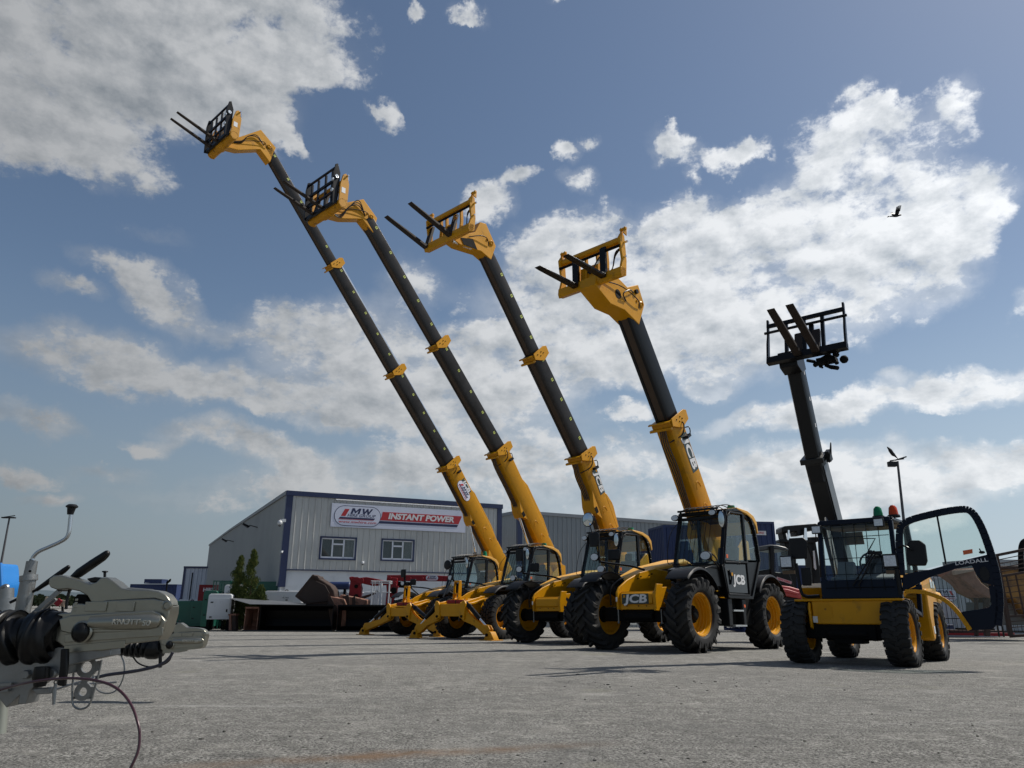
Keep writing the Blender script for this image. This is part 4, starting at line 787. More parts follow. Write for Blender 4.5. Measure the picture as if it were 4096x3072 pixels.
    b = MB(); b.ball((dx+.03, 1.66, 1.34), (.02, .035, .018), 10); b.tube([(dx+.03, 1.65, 1.35), (dx+.03, 1.64, 1.385)], .007, 6); b.build('window_catch', BLK, d)
    MB(Tm(dx+.02, 1.645, 1.09)).prism([(.05*math.cos(a), .085*math.sin(a)) for a in [6.283*i/16 for i in range(16)]], 'x', 0, .01).build('door_handle', BLK2, d, .003)
    # boom
    yb = -.30; M, ln = boomM((-.93, 1.95), (-.48, 2.87), yb); L2 = [(-.93, 1.95), (-.46, 2.90), (-.04, 4.22)]
    b = MB(M); sect(b, -1.3, ln, .26, -.15, .15, .02); b.box(ln-.06, ln+.02, -.17, .16, -.19, .165); b.build('boom_base', pm('matt_black_boom', (.005, .0055, .0065), .42, 0, .2, 4), root, .006)
    MB(M).box(-.9, ln-.12, .1305, .136, -.13, .13).build('grey_boom_side', pm('grey_boom_side', (.10, .105, .11), .4, .1, .1, 2), root)
    M2, l2 = boomM(L2[1], L2[2], yb); b = MB(M2); sect(b, -.4, l2+.05, .215, -.125, .125, .02); s2 = b.build('boom_section', STLB, root, .004)
    for k in range(3): MB(M2).box(.4+.4*k, .4+.4*k+.06, .109, .111, 0, .03).build('length_mark', STKW, s2)
    b = MB(M); b.box(ln-.10, ln+.06, .16, .22, -.02, .12); b.tube(bez([(ln-.1, .2, .1), (ln+.15, .25, .1), (ln+.1, .25, .0), (ln-.1, .2, -.05)], 4), .008, 6); b.build('hose_bracket', BLK2, root)
    b = MB(); b.tube([(-1.0, yb-.02, 1.2), (-.70, yb-.02, 2.25)], .035, 10); b.build('lift_rod', CHR, root); 
    b = MB(); b.prism([(-.12, 4.12), (.10, 4.02), (.30, 4.08), (.34, 4.30), (.10, 4.36), (-.05, 4.34)], 'y', yb-.12, yb+.14); b.build('boom_head', BLK, root, .01)
    # fork frame
    Mf = Tm(.38, 0, 4.18) @ Matrix.Rotation(R(-14), 4, 'Y'); hw = .56
    b = MB(Mf); b.prism([(-.05, -.04), (.06, -.05), (.05, .06), (-.05, .06)], 'y', -hw, hw)
    for y in (-hw, hw-.03): b.prism([(-.03, -.04), (.05, -.05), (.045, .3), (.02, .45), (.03, .74), (-.02, .74), (-.03, .45)], 'y', y, y+.03)
    b.box(-.01, .03, -hw, hw, .60, .66); b.tube([(.03, -hw-.03, .50), (.03, hw+.03, .50)], .022, 8)
    for y in (-.28, -.02, .24): b.box(-.03, .02, y-.02, y+.03, 0, .62)
    b.prism([(-.03, .0), (.02, .0), (.0, .5), (-.03, .5)], 'y', .05, .12); b.build('fork_frame', BLK, root, .004)
    for y in (.15, -.10): fork(root, (.44, 4.16), 19, y, 1.08, .42, FORK, .105)
    b = MB(); random.seed(3)
    for k in range(14):
        y = .05+.35*random.random(); p = (.15+.15*random.random(), y, 3.98+.18*random.random()); b.tube([p, (p[0]+random.uniform(-.12, .12), y+random.uniform(-.12, .12), p[2]+random.uniform(-.08, .08))], random.uniform(.015, .035), 7)
    b.ball((.2, .45, 4.06), .06, 10); b.box(.1, .3, .1, .35, 4.06, 4.12); b.build('coupler_valves', DARK, root)
compact()
# ------------------------------------------------------------------ ground
def ground_mat():
    m = bpy.data.materials.new('worn_tarmac'); m.use_nodes = True; t = m.node_tree; b = t.nodes['Principled BSDF']; lk = t.links.new
    tc = t.nodes.new('ShaderNodeTexCoord')
    def no(s, d, r=.6, sc_=None, ty='ShaderNodeTexNoise'):
        n = t.nodes.new(ty); n.inputs['Scale'].default_value = s
        if ty == 'ShaderNodeTexNoise': n.inputs['Detail'].default_value = d; n.inputs['Roughness'].default_value = r
        if sc_:
            mp = t.nodes.new('ShaderNodeMapping'); mp.inputs['Scale'].default_value = sc_; lk(tc.outputs['Object'], mp.inputs[0]); lk(mp.outputs[0], n.inputs['Vector'])
        else: lk(tc.outputs['Object'], n.inputs['Vector'])
        return n
    def mr(v, a, b_, c=0., d=1.):
        n = t.nodes.new('ShaderNodeMapRange'); n.inputs[1].default_value = a; n.inputs[2].default_value = b_; n.inputs[3].default_value = c; n.inputs[4].default_value = d; lk(v, n.inputs[0]); return n.outputs[0]
    def mx(f, a, c, bl='MIX'):
        n = t.nodes.new('ShaderNodeMix'); n.data_type = 'RGBA'; n.blend_type = bl
        for i, v in ((0, f), (6, a), (7, c)):
            if isinstance(v, tuple): n.inputs[i].default_value = (*v, 1)
            elif isinstance(v, float): n.inputs[i].default_value = v
            else: lk(v, n.inputs[i])
        return n.outputs[2]
    sp = no(78, 5, .78); vo = no(60, 0, 0, None, 'ShaderNodeTexVoronoi'); md = no(9, 6, .65); big = no(.55, 6, .62, (1, .8, 1)); bg_ = no(1.9, 7, .7)
    c = mx(mr(sp.outputs[0], .44, .56), (.020, .019, .016), (.44, .427, .39))
    c = mx(mr(vo.outputs['Distance'], .12, .5, .55, 0.), c, (.22, .215, .20))
    c = mx(mr(md.outputs[0], .40, .60, 0., .5), c, (.085, .081, .072))
    c = mx(mr(big.outputs[0], .40, .64, 0., .35), c, (.23, .225, .21))
    c = mx(mr(bg_.outputs[0], .54, .68, 0., .5), c, (.40, .385, .345))
    c = mx(mr(no(.8, 7, .7, (1.6, 1, 1)).outputs[0], .56, .68, 0., .6), c, (.10, .098, .09))
    c = mx(mr(no(.28, 8, .72, (1, 2.4, 1)).outputs[0], .50, .64, 0., .42), c, (.13, .128, .12))
    c = mx(mr(no(.5, 9, .75, (.5, 2.6, 1)).outputs[0], .60, .68, 0., .55), c, (.42, .415, .39))
    # darker distant stretch of surfacing is left alone; a rusty run-off streak crosses the foreground
    sepx = t.nodes.new('ShaderNodeSeparateXYZ'); lk(tc.outputs['Object'], sepx.inputs[0])
    def ma(op, a, b_=None, cl=False):
        n = t.nodes.new('ShaderNodeMath'); n.operation = op; n.use_clamp = cl
        for i, v in enumerate((a, b_)):
            if v is None: continue
            if isinstance(v, (int, float)): n.inputs[i].default_value = v
            else: lk(v, n.inputs[i])
        return n.outputs[0]
    wv = ma('MULTIPLY', ma('SUBTRACT', no(1.3, 5, .6).outputs[0], .5), .35)
    ln = ma('ABSOLUTE', ma('SUBTRACT', ma('ADD', sepx.outputs[1], wv), ma('MULTIPLY_ADD' if False else 'ADD', ma('MULTIPLY', sepx.outputs[0], .35), 3.55)))
    st = mr(ln, .14, .02, 0., 1.); gate = ma('MULTIPLY', mr(sepx.outputs[0], -1.6, -.6), mr(sepx.outputs[0], .6, -.3))
    st = ma('MULTIPLY', ma('MULTIPLY', st, gate), mr(no(5, 5, .7).outputs[0], .35, .6, .3, .95))
    c = mx(st, c, (.21, .13, .075))
    gp_ = mr(no(.45, 5, .7).outputs[0], .60, .70, 0., .35); c = mx(gp_, c, (.22, .215, .13))
    lk(c, b.inputs['Base Color']); b.inputs['Roughness'].default_value = .88; b.inputs['Specular IOR Level'].default_value = .3
    bp = t.nodes.new('ShaderNodeBump'); bp.inputs['Strength'].default_value = 1; bp.inputs['Distance'].default_value = .016
    hh = ma('ADD', sp.outputs[0], ma('MULTIPLY', md.outputs[0], 2.2)); lk(hh, bp.inputs['Height']); lk(bp.outputs[0], b.inputs['Normal'])
    return m
b = MB(); ys = [-12, -4, 0, 4, 8, 14, 20, 30, 40, 50, 60, 90, 200, 600, 2500]; xs = [-2500, -500, -120, -60, -30, -15, -8, -4, 0, 4, 8, 15, 30, 60, 120, 500, 2500]
vs = [(x, y, -K*min(y, 60)) for y in ys for x in xs]; n_ = len(xs)
b.add(vs, [(i*n_+j, i*n_+j+1, (i+1)*n_+j+1, (i+1)*n_+j) for i in range(len(ys)-1) for j in range(n_-1)])
tag(b.build('ground', ground_mat(), smooth=False), kind='structure')
def gpt(px, py):
    r = ray(px, py); t = -CZ/(r.z+K*r.y); return r*t+Vector((0, 0, CZ))
# painted bay lines
LM = pm('worn_line_paint', (.46, .46, .40), .8, 0, .1, 8, 0, None, (.22, .22, .20), 9, (.40, .60))
for (a, c_) in (((2480, 2586), (2760, 2581)), ((3030, 2588), (3380, 2618)), ((1230, 2586), (1650, 2596)), ((2790, 2612), (3080, 2606))):
    p, q = gpt(*a), gpt(*c_); M = mframe(p.x, p.y, math.degrees(math.atan2(q.y-p.y, q.x-p.x))); ln = math.hypot(q.x-p.x, q.y-p.y)
    tag(MB(M @ Tm(0, 0, .004)).add([(0, -.05, 0), (ln, -.05, 0), (ln, .05, 0), (0, .05, 0)], [(0, 1, 2, 3)]).build('painted_line', LM), kind='structure')
# loose grit
random.seed(5); b = MB()
for k in range(130):
    px = random.uniform(0, 4096) if k % 3 else random.gauss(2900, 500); py = random.uniform(2640, 3060) if k % 3 else random.gauss(2725, 22)
    p = gpt(px, max(2600, py)); s = random.uniform(.003, .009)
    if k % 40 == 0: s *= 1.8
    b.ball((p.x, p.y, p.z+s*.3), (s*random.uniform(.8, 1.7), s*random.uniform(.7, 1.2), s*.6), 6)
tag(b.build('grit', pm('grit_stone', (.13, .125, .11), .9, 0, .5, 30)), 'loose grit and small stones scattered over the tarmac', 'gravel', kind='stuff')
# ------------------------------------------------------------------ warehouse
def wall(b, x0, x1, z0, z1, holes, y, th):
    xs = sorted({x0, x1, *[h[0] for h in holes], *[h[1] for h in holes]}); zs = sorted({z0, z1, *[h[2] for h in holes], *[h[3] for h in holes]})
    for i in range(len(xs)-1):
        for j in range(len(zs)-1):
            cx, cz = (xs[i]+xs[i+1])/2, (zs[j]+zs[j+1])/2
            if any(h[0] < cx < h[1] and h[2] < cz < h[3] for h in holes): continue
            b.box(xs[i], xs[i+1], y, y+th, zs[j], zs[j+1])
def ribs(b, x0, x1, z0, z1, step, holes, y, w=.05, d=.03):
    x = x0+step*.5
    while x < x1-.03:
        segs = [(z0, z1(x) if callable(z1) else z1)]
        for h in holes:
            if h[0]-w < x < h[1]+w:
                segs = [s for a, c in segs for s in ((a, min(c, h[2])), (max(a, h[3]), c)) if s[1]-s[0] > .02]
        for a, c in segs: b.prism([(x-w, y), (x-w*.45, y-d), (x+w*.45, y-d), (x+w, y)], 'z', a, c)
        x += step
BW = Matrix.Translation((-11.69, 38, 0)) @ Matrix.Rotation(R(26), 4, 'Z')
wh = thing('warehouse', 'pale grey clad warehouse with navy trim, two upper windows and a white lower wall', 'warehouse', BW)
FW, EZ, SB = 12.33, 5.88, 1.95
HOL = [(1.93, 3.74, 2.55, 3.60), (5.22, 6.97, 2.56, 3.61)]
b = MB(); wall(b, .30, FW-.25, SB, EZ-.20, HOL, .0, .12); ribs(b, .32, FW-.26, SB+.02, EZ-.21, .335, HOL, -.001, .035, .035)
ribs(b, .32+.11, FW-.3, SB+.02, EZ-.21, .335, HOL, -.0005, .010, .006)
b.build('front_cladding', CLAD, wh)
zt = lambda y: 5.80+.30*y/29 if y < 29 else 6.10+.10*(y-29)/22
b = MB(); P = [(.25, 1.15), (51, 1.15), (51, zt(51)), (29, zt(29)), (.25, zt(.25))]; b.prism(P, 'x', .0, .10)
y = .45
while y < 51:
    b.prism([(0, y-.035), (-.028, y-.018), (-.028, y+.018), (0, y+.035)], 'z', 1.15, zt(y)-.02); y += .30
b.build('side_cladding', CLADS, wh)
b = MB(); b.box(.06, FW, .06, .3, -2.4, SB-.04); b.box(.10, .3, .06, 51, -2.4, 1.15); b.build('render_wall', REND, wh)
b = MB(); b.box(-.04, .30, -.05, .25, 1.08, EZ+.02); b.box(FW-.26, FW+.04, -.05, .25, -2.4, EZ+.02)
b.box(-.06, FW+.08, -.10, .25, EZ-.20, EZ+.05); b.box(.30, FW-.26, -.055, .06, SB-.045, SB+.005); b.build('corner_trim', TRIM, wh)
b = MB(); b.prism([(-.02, EZ+.04), (29, 6.22), (51, 6.30), (51, 6.12), (29, 6.06), (-.02, EZ-.16)], 'x', -.10, .06); b.build('verge_flashing', ROOFM, wh)
b = MB(); b.prism([(.1, EZ), (29, 6.12), (51, 6.2), (51, 1), (.1, 1)], 'x', .3, FW-.1); b.build('roof', ROOFM, wh)
for i, h in enumerate(HOL):
    x0, x1, z0, z1 = h; b = MB(); e = .07
    for q in ((x0-e, x1+e, z1-.01, z1+e), (x0-e, x1+e, z0-e, z0+.01), (x0-e, x0+.01, z0, z1), (x1-.01, x1+e, z0, z1)): b.box(q[0], q[1], -.065, .10, q[2], q[3])
    w = b.build('window', TRIM, wh); b = MB(); f = .06; y0, y1 = .00, .05
    xa, xb = x0+(x1-x0)*.335, x0+(x1-x0)*.665; zm = z0+(z1-z0)*.70
    for q in ((x0+.01, x1-.01, z1-f-.01, z1-.01), (x0+.01, x1-.01, z0+.01, z0+f+.03), (x0+.01, x0+f, z0, z1-.02), (x1-f, x1-.01, z0, z1-.02), (xa-.04, xa+.04, z0, z1-.02), (xb-.04, xb+.04, z0, z1-.02), (xa, xb, zm-.04, zm+.04)): b.box(q[0], q[1], y0, y1, q[2], q[3])
    b.build('window_frame', UPVC, w); MB().box(x0, x1, .02, .026, z0, z1).build('window_pane', GLSW, w)
    b = MB()
    xx = xb+.02
    vs = []; k = 22
    for j in range(k+1): u = xx+(x1-xx-.05)*j/k; vs += [(u, .075+.025*math.sin(j*2.1), z0+.05), (u+(.05*(j/k) if i else -.06*math.sin(j/k*3)), .075+.02*math.sin(j*2.1+.6), z1-.04)]
    b.add(vs, [(2*j, 2*j+2, 2*j+3, 2*j+1) for j in range(k)]); b.build('curtain', CURT, w)
    b = MB(); b.box(x0+.1, x0+.35, .3, .5, z0+.03, z0+.16); b.box(xa+.1, xa+.4, .3, .5, z0+.03, z0+.20 if i == 0 else z0+.36); b.build('desk_items', pm('office_paper', (.5, .52, .52), .8), w)
    MB().box(x0-.3, x1+.3, .9, .95, z0-.3, z1+.3).build('room_wall', pm('dim_room', (.25, .26, .27), .9), w)
b = MB(); b.cyl((2.5, -.22, 5.60), (9.9, -.22, 5.60), .022, 8)
for x in (2.6, 5, 7.5, 9.8): b.cyl((x, -.22, 5.60), (x, .0, 5.60), .012, 6)
b.build('light_tube', pm('tube_white', (.75, .76, .78), .4), wh)
MB().box(-.012, .02, 16.8, 18.8, 1.15, 2.1).build('doorway_shade', DARK, wh)  # black sheet painting the shade inside an open doorway
# sign board
SG = BW @ rotm((1, 0, 0), (0, 0, 1), (0, -1, 0), (6.18, -.055, 4.80))
sg = thing('sign_board', 'long white company banner with red and navy stripe lettering high on the warehouse front', 'sign', SG)
b = MB(); b.box(-3.85, 3.85, -.62, .62, 0, .03); b.build('board', SGNW, sg)
mwlogo(sg, Tm(-2.42, -.01, .034), 1.28, 'logo')
MB().prism([(-1.06, .30), (3.62, .30), (3.42, -.16), (-1.18, -.16), (-1.10, .05)], 'z', .031, .04).build('red_band', SGNR, sg)
MB().prism([(-1.22, -.20), (3.40, -.20), (3.34, -.33), (-1.28, -.33)], 'z', .031, .04).build('navy_band', SGNN, sg)
text('headline', 'INSTANT POWER', .42, STKW, sg, Tm(1.18, .07, .043), .002, .045, .18, 1.16)
def prop(name, label, cat, M=None, group=None): return thing(name, label, cat, M, group)
# wall cameras and flood lights
for (x, y, z, lab, s) in ((-.12, .0, 4.25, 'white dome camera on a bracket at the navy warehouse corner', 1.3), (.02, -.10, 2.78, 'small camera low on the navy warehouse corner', .6), (4.25, -.10, 2.35, 'small white dome camera between the two office windows', .8)):
    c = prop('security_camera', lab, 'camera', BW @ Tm(x, y, z)); b = MB(); b.box(-.02*s, .12*s, -.05*s, .05*s, .04*s, .16*s) if s > 1 else b.cyl((0, .1, .05), (0, -.02, .05), .03*s+.01, 8)
    b.beam((-.10*s, 0, .12*s), (.05*s, 0, .12*s), .05*s, .05*s); b.build('bracket', WHT, c); b = MB(); b.ball((-.10*s, -.03, 0), (.10*s, .10*s, .11*s), 14); b.build('dome', pm('camera_dome', (.55, .56, .57), .3), c)
    MB().ball((-.10*s, -.05, -.09*s), (.065*s, .065*s, .06*s), 12).build('lens', pm('smoked_lens', (.08, .08, .085), .1), c)
for (y, z, lab) in ((10.5, 4.95, 'black floodlight on the grey side wall nearer the corner'), (24.5, 4.95, 'black floodlight on the grey side wall farther from the corner')):
    c = prop('floodlight', lab, 'light', BW @ Tm(0, y, z)); b = MB(); b.beam((-.02, 0, -.06), (-.55, 0, .06), .05, .05); b.build('arm', BLK, c)
    MB().prism([(-.50, -.02), (-.95, .18), (-.98, .10), (-.6, -.12)], 'y', -.22, .22).build('lamp_head', BLK, c)
MB(BW).ball((8.6, -.06, 3.75), (.10, .06, .06), 10)
# second building behind
B2 = Matrix.Translation(W(2081, 2300, 50)) ; B2.translation.z = 0; B2 = B2 @ Matrix.Rotation(R(24), 4, 'Z')
z2 = W(2081, 2048, 50).z; w2 = thing('warehouse', 'dark grey ribbed storage shed behind the middle telehandlers', 'warehouse', B2)
b = MB(); F2 = 14.5
b.prism([(0, -2.5), (F2, -2.5), (F2, z2-.25), (0, z2-.05)], 'y', 0, .15); ribs(b, .2, F2, -2.4, lambda x: z2-.10-.2*x/F2, .36, [], 0, .05, .04); b.build('front_cladding', CLADD, w2)
b = MB(); b.prism([(0, -2.5), (12, -2.5), (12, z2+.3), (0, z2)], 'x', -.15, 0)
y = .3
while y < 12: b.prism([(-.15, y-.05), (-.19, y-.02), (-.19, y+.02), (-.15, y+.05)], 'z', -2.4, z2); y += .36
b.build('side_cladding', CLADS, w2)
b = MB(); b.box(-.22, .12, -.06, .2, -2.5, z2-.08); b.build('corner_trim', TRIM, w2)
b = MB(); b.prism([(-.2, z2-.12), (F2, z2-.32), (F2, z2-.10), (-.2, z2+.1)], 'y', -.10, .2); b.prism([(.2, z2+.1), (12, z2+.42), (12, z2+.2), (.2, z2-.12)], 'x', -.25, .1); b.build('eave_trim', ROOFM, w2)
# small white unit far left
p = W(722, 2400, 82); z3 = W(728, 2268, 82).z
B3 = Matrix.Translation((p.x, p.y, 0)) @ Matrix.Rotation(R(4), 4, 'Z'); w3 = thing('small_warehouse', 'small white warehouse unit with navy edges beyond the green generators', 'warehouse', B3)
b = MB(); b.box(0, 5, 0, 6, -2, z3); ribs(b, 0, 5, .3, z3-.1, .42, [], 0, .06, .05); b.build('cladding', pm('white_cladding', (.46, .49, .55), .5, 0, .05, 1), w3)
b = MB(); b.box(-.06, .2, -.06, .1, -2, z3); b.box(-.08, 5, -.10, .1, z3-.12, z3+.08); b.build('edge_trim', TRIM, w3)
MB().box(.9, .98, -.12, -.05, -1, z3-.6).build('downpipe', DARK, w3)
MB().box(-.1, 5, -.09, .05, -2.3, .35).build('plinth', REND, w3)
# ------------------------------------------------------------------ containers, generators and yard stock
def placed(px, Y, deg=0, dz=0):
    p = W(px, 2400, Y); return Matrix.Translation((p.x, p.y, gz(Y)+dz)) @ Matrix.Rotation(R(deg), 4, 'Z')
def container(label, px, Y, deg, mat, L_=6.06, dz=0, end=False, h=2.59, group=None, logo=False, sink=0):
    c = thing('shipping_container', label, 'container', placed(px, Y, deg, dz-sink), group); w = 2.44; b = MB(); t = .12
    b.box(.05, L_-.05, .06, w-.06, .16, h-.06)
    x = t+.05
    while x < L_-t-.05: b.prism([(x, .06), (x+.03, .03), (x+.12, .03), (x+.15, .06)], 'z', .16, h-.12); x += .28
    y = t+.08
    while y < w-.15: b.prism([(.05, y), (.02, y+.03), (.02, y+.1), (.05, y+.13)], 'z', .18, h-.12); y += .55 if end else .26
    b.build('body', mat, c)
    b = MB()
    for x in (0, L_-.12):
        for y in (0, w-.12): b.box(x, x+.12, y, y+.12, 0, h)
    for z in (0, h-.12): b.box(.12, L_-.12, 0, .10, z, z+.12); b.box(.12, L_-.12, w-.10, w, z, z+.12); b.box(0, .10, .12, w-.12, z, z+.12); b.box(L_-.1, L_, .12, w-.12, z, z+.12)
    b.build('corner_frame', mat, c)
    if end:
        b = MB()
        for y in (.45, .95, 1.5, 2.0): b.cyl((-.03, y, .15), (-.03, y, h-.15), .022, 8)
        b.build('lock_rods', pm('rod_grey', (.25, .27, .3), .5), c)
    if logo:
        M = rotm((1, 0, 0), (0, 0, 1), (0, -1, 0), (L_*.5, .025, h-.55)) if logo == 'side' else rotm((0, -1, 0), (0, 0, 1), (-1, 0, 0), (-.0, w*.5, h-.55))
        MB(M).box(-.55, .55, -.10, .10, 0, .01).build('name_plate', STKW, c); text('name_lettering', 'MW HIRE', .15, SGNR, c, M @ Tm(0, 0, .012), .001, .02, .2, 1.4)
    return c
def generator(label, px, Y, deg, mat, L_, d, h, dz=0, group='white canopy generators', stripe=False, legs=0):
    g = thing('generator', label, 'generator', placed(px, Y, deg, dz), group); b = MB(); lb = legs or .12
    b.prism([(0, lb), (L_, lb), (L_, h-.06), (L_-.08, h), (.08, h), (0, h-.06)], 'y', 0, d); b.build('canopy', mat, g, .02)
    b = MB(); b.box(.05, L_-.05, .06, d-.06, 0, lb-.002) if not legs else (b.box(.02, .14, .04, d-.04, 0, lb-.002), b.box(L_-.14, L_-.02, .04, d-.04, 0, lb-.002)); b.build('base', DARK, g)
    b = MB(); k = max(1, int(L_/.85))
    for i in range(k):
        x = L_*(i+.06)/k; x2 = L_*(i+.94)/k; b.box(x, x2, -.015, 0, lb+.12, h-.18)
    b.box(-.015, 0, .12, d-.12, lb+.12, h-.2); b.build('door_panel', mat, g, .006)
    b = MB()
    for i in range(k):
        x = L_*(i+.12)/k
        for z in (.35, .75): b.box(x, x+.10, -.03, -.012, h*z, h*z+.05)
        b.box(L_*(i+.80)/k, L_*(i+.86)/k, -.03, -.012, h*.5, h*.5+.12)
    for z in (.3, .6, .75): b.box(-.03, -.012, d*.2, d*.32, h*z, h*z+.06)
    b.build('hinges_and_handles', BLK2, g)
    b = MB(); b.box(L_*.45, L_*.55, d*.45, d*.55, h, h+.03); b.tube([(L_*.5-.08, d*.5, h+.02), (L_*.5, d*.5, h+.09), (L_*.5+.08, d*.5, h+.02)], .012, 6); b.build('lifting_eye', DARK, g)
    if stripe:
        M = rotm((1, 0, 0), (0, 0, 1), (0, -1, 0), (L_*.5, -.017, h*.66)); MB(M).box(-.02, .95, -.055, .05, 0, .003).build('red_stripe', SGNR, g)
        text('stripe_lettering', 'INSTANT POWER', .085, STKW, g, M @ Tm(.46, 0, .005), .001, .02, .15, 1.1); text('name_lettering', 'MW', .12, SGNN, g, M @ Tm(-.35, 0, .004), .001, .03, .3, 1.5); text('number', 'P2 1363', .07, BLK2, g, M @ Tm(.1, .28, .004), .001, .02, 0, 1.2)
    return g
generator('white generator at the left end of the yard row, open dark base under it', 833, 32.4, 14, WHT, .95, 1.3, 1.5, legs=.45)
generator('white generator on legs half hidden by the bushy conifers', 893, 34.2, 14, WHT, .9, 1.2, 1.95, legs=.4)
generator('wide white generator with a red stripe just right of the conifers', 1058, 35.0, 4, WHT, 1.7, 1.1, 1.72, stripe=True)
generator('white generator peeping out between conifer and striped one', 1036, 37.0, 10, WHT, .8, 1.1, 1.75)
generator('white generator behind the rusty buckets beside the red arm', 1345, 35.5, 6, WHT, 1.3, 1.1, 1.70)
generator('white generator between the red arm and the white cage', 1450, 35.6, 6, WHT, 1.2, 1.1, 1.72)
G2 = 'green canopy generators'
generator('dark green generator at the far left of the green row', 692, 37.5, 4, GRN, 1.45, 1.2, 1.30, group=G2)
generator('narrow dark green generator second in the green row', 768, 37.2, 4, GRN, .75, 1.2, 1.30, group=G2)
generator('tall green generator standing closest to the white ones', 812, 36.0, 16, GRN, .62, 1.4, 1.75, group=G2)
generator('long green generator behind the conifers against the grey side wall', 868, 38.4, 10, GRN, 3.1, 1.2, 2.3, group=G2)
c = prop('wire_crate', 'glass sided stillage standing beside the long green generator', 'crate', placed(845, 36.6, 12)); b = MB(); b.box(0, .8, 0, .8, 1.55, 1.58)
for x in (0, .38, .76):
    for y in (0, .76): b.box(x, x+.04, y, y+.04, 0, 2.25)
b.box(0, .8, 0, .8, 2.2, 2.24); b.build('frame', GRN, c); MB().box(.03, .77, .01, .015, 1.6, 2.2).build('side_sheet', GLSG, c)
c = prop('red_cabinet', 'red cabinet with white lettering behind the green generators', 'cabinet', placed(790, 60, 5)); MB().box(0, 1.5, 0, .8, 0, 3.0).build('body', RED, c); text('lettering', 'HIRE', .4, STKW, c, rotm((1, 0, 0), (0, 0, 1), (0, -1, 0), (.75, -.01, 2.6)), .005, .03)
container('blue container on the skyline left of the small white warehouse, upper of two', 566, 130, 2, CBLUE, 3.0, 4.28, h=.75, group='distant blue containers')
container('blue container on the skyline left of the small white warehouse, lower of two', 512, 134, 2, CBLUE, 8.2, 0, h=4.25, group='distant blue containers')
container('lower blue container beside the dark shed, left of the nearest big machine', 2606, 41, 8, CBLUE, 3.0, 0, group='blue containers behind the machines', h=2.2)
container('upper blue container beside the dark shed, left of the nearest big machine', 2602, 41, 8, CBLUE, 3.0, 2.2, group='blue containers behind the machines', h=2.1, logo='side')
container('tall stacked blue container showing a strip left of the nearest cab', 2668, 38, 8, CBLUE, 2.4, 2.6, group='blue containers behind the machines', h=2.6)
container('blue container underneath the tall strip left of the nearest cab', 2668, 38, 8, CBLUE, 2.4, 0, group='blue containers behind the machines', h=2.6)
container('upper blue container with a white name plate right of the nearest big cab', 2965, 36, 6, CBLUE, 2.0, 2.55, True, 2.6, 'blue containers behind the machines', 'side')
container('blue container beneath the one with the name plate', 2965, 36, 6, CBLUE, 2.0, 0, True, 2.55, 'blue containers behind the machines')
container('grey container in the gap left of the forklift mast', 3092, 42, 6, CGREY, 1.2, 2.5, False, 2.3, 'grey containers')
container('low blue container seen through the forklift mast', 3165, 40, 3, CBLUE, 4.5, 0, False, 3.35, 'blue containers behind the machines')
# conifers
def leafmat(n, a, b_): return pm(n, a, .7, 0, .45, 3, 0, None, b_, 6, (.45, .6), spec=.2)
def conifer(label, px, py, Y, rad, rs):
    random.seed(rs); t = W(px, py, Y); g = gz(Y); H = t.z-g; c = thing('conifer', label, 'tree', Matrix.Translation((t.x, t.y, g)), 'conifers between the generators')
    b = MB(); b.tube([(0, 0, -.05), (.02, 0, H*.5), (0, 0, H*.93)], [.07, .04, .01], 8)
    for k in range(14): a = random.random()*6.28; z = H*random.uniform(.15, .8); rr = rad*.6*(1-z/H); b.tube([(0, 0, z), (rr*math.cos(a), rr*math.sin(a), z+rr*1.2)], [.015, .005], 5)
    b.build('trunk', pm('bark', (.08, .05, .03), .9, 0, .3, 8), c)
    vs, fs = [], []
    clumps = []
    for k in range(95):
        z = random.uniform(.05, .99)**.9; a = random.random()*6.28; env = rad*(min(1, (1-z)*1.55)**.75)*(.75+.35*math.sin(a*3+z*9+rs)); clumps.append((env*random.uniform(.55, 1.05)*math.cos(a), env*random.uniform(.55, 1.05)*math.sin(a), z*H, .10+.16*(1-z)))
    for (cx, cy, cz, cr) in clumps:
        for j in range(150):
            d = Vector((random.gauss(0, 1), random.gauss(0, 1), random.gauss(0, 1.6))).normalized()*cr*random.uniform(.3, 1.15); p = Vector((cx, cy, cz))+d
            up = (Vector((d.x*.8+cx*.4, d.y*.8+cy*.4, .55+random.random()*.6))).normalized(); sd = up.cross(Vector((random.gauss(0, 1), random.gauss(0, 1), random.gauss(0, 1)))).normalized()
            l, w = random.uniform(.035, .085), random.uniform(.012, .024); i = len(vs)
            vs += [tuple(p-sd*w), tuple(p+sd*w), tuple(p+up*l+sd*w*.3)]; fs.append((i, i+1, i+2))
    b = MB(); b.v = vs; b.f = fs; b.build('crown', leafmat('conifer_leaf', (.05, .075, .018), (.10, .11, .025)), c, smooth=False)
conifer('tallest golden green conifer, right one of the pair of spires', 1017, 2203, 33.4, .45, 1)
conifer('golden green conifer forming the left spire of the pair', 966, 2228, 33.6, .48, 2)
conifer('small rounded conifer low at the right of the spires', 1046, 2345, 33.2, .38, 3)
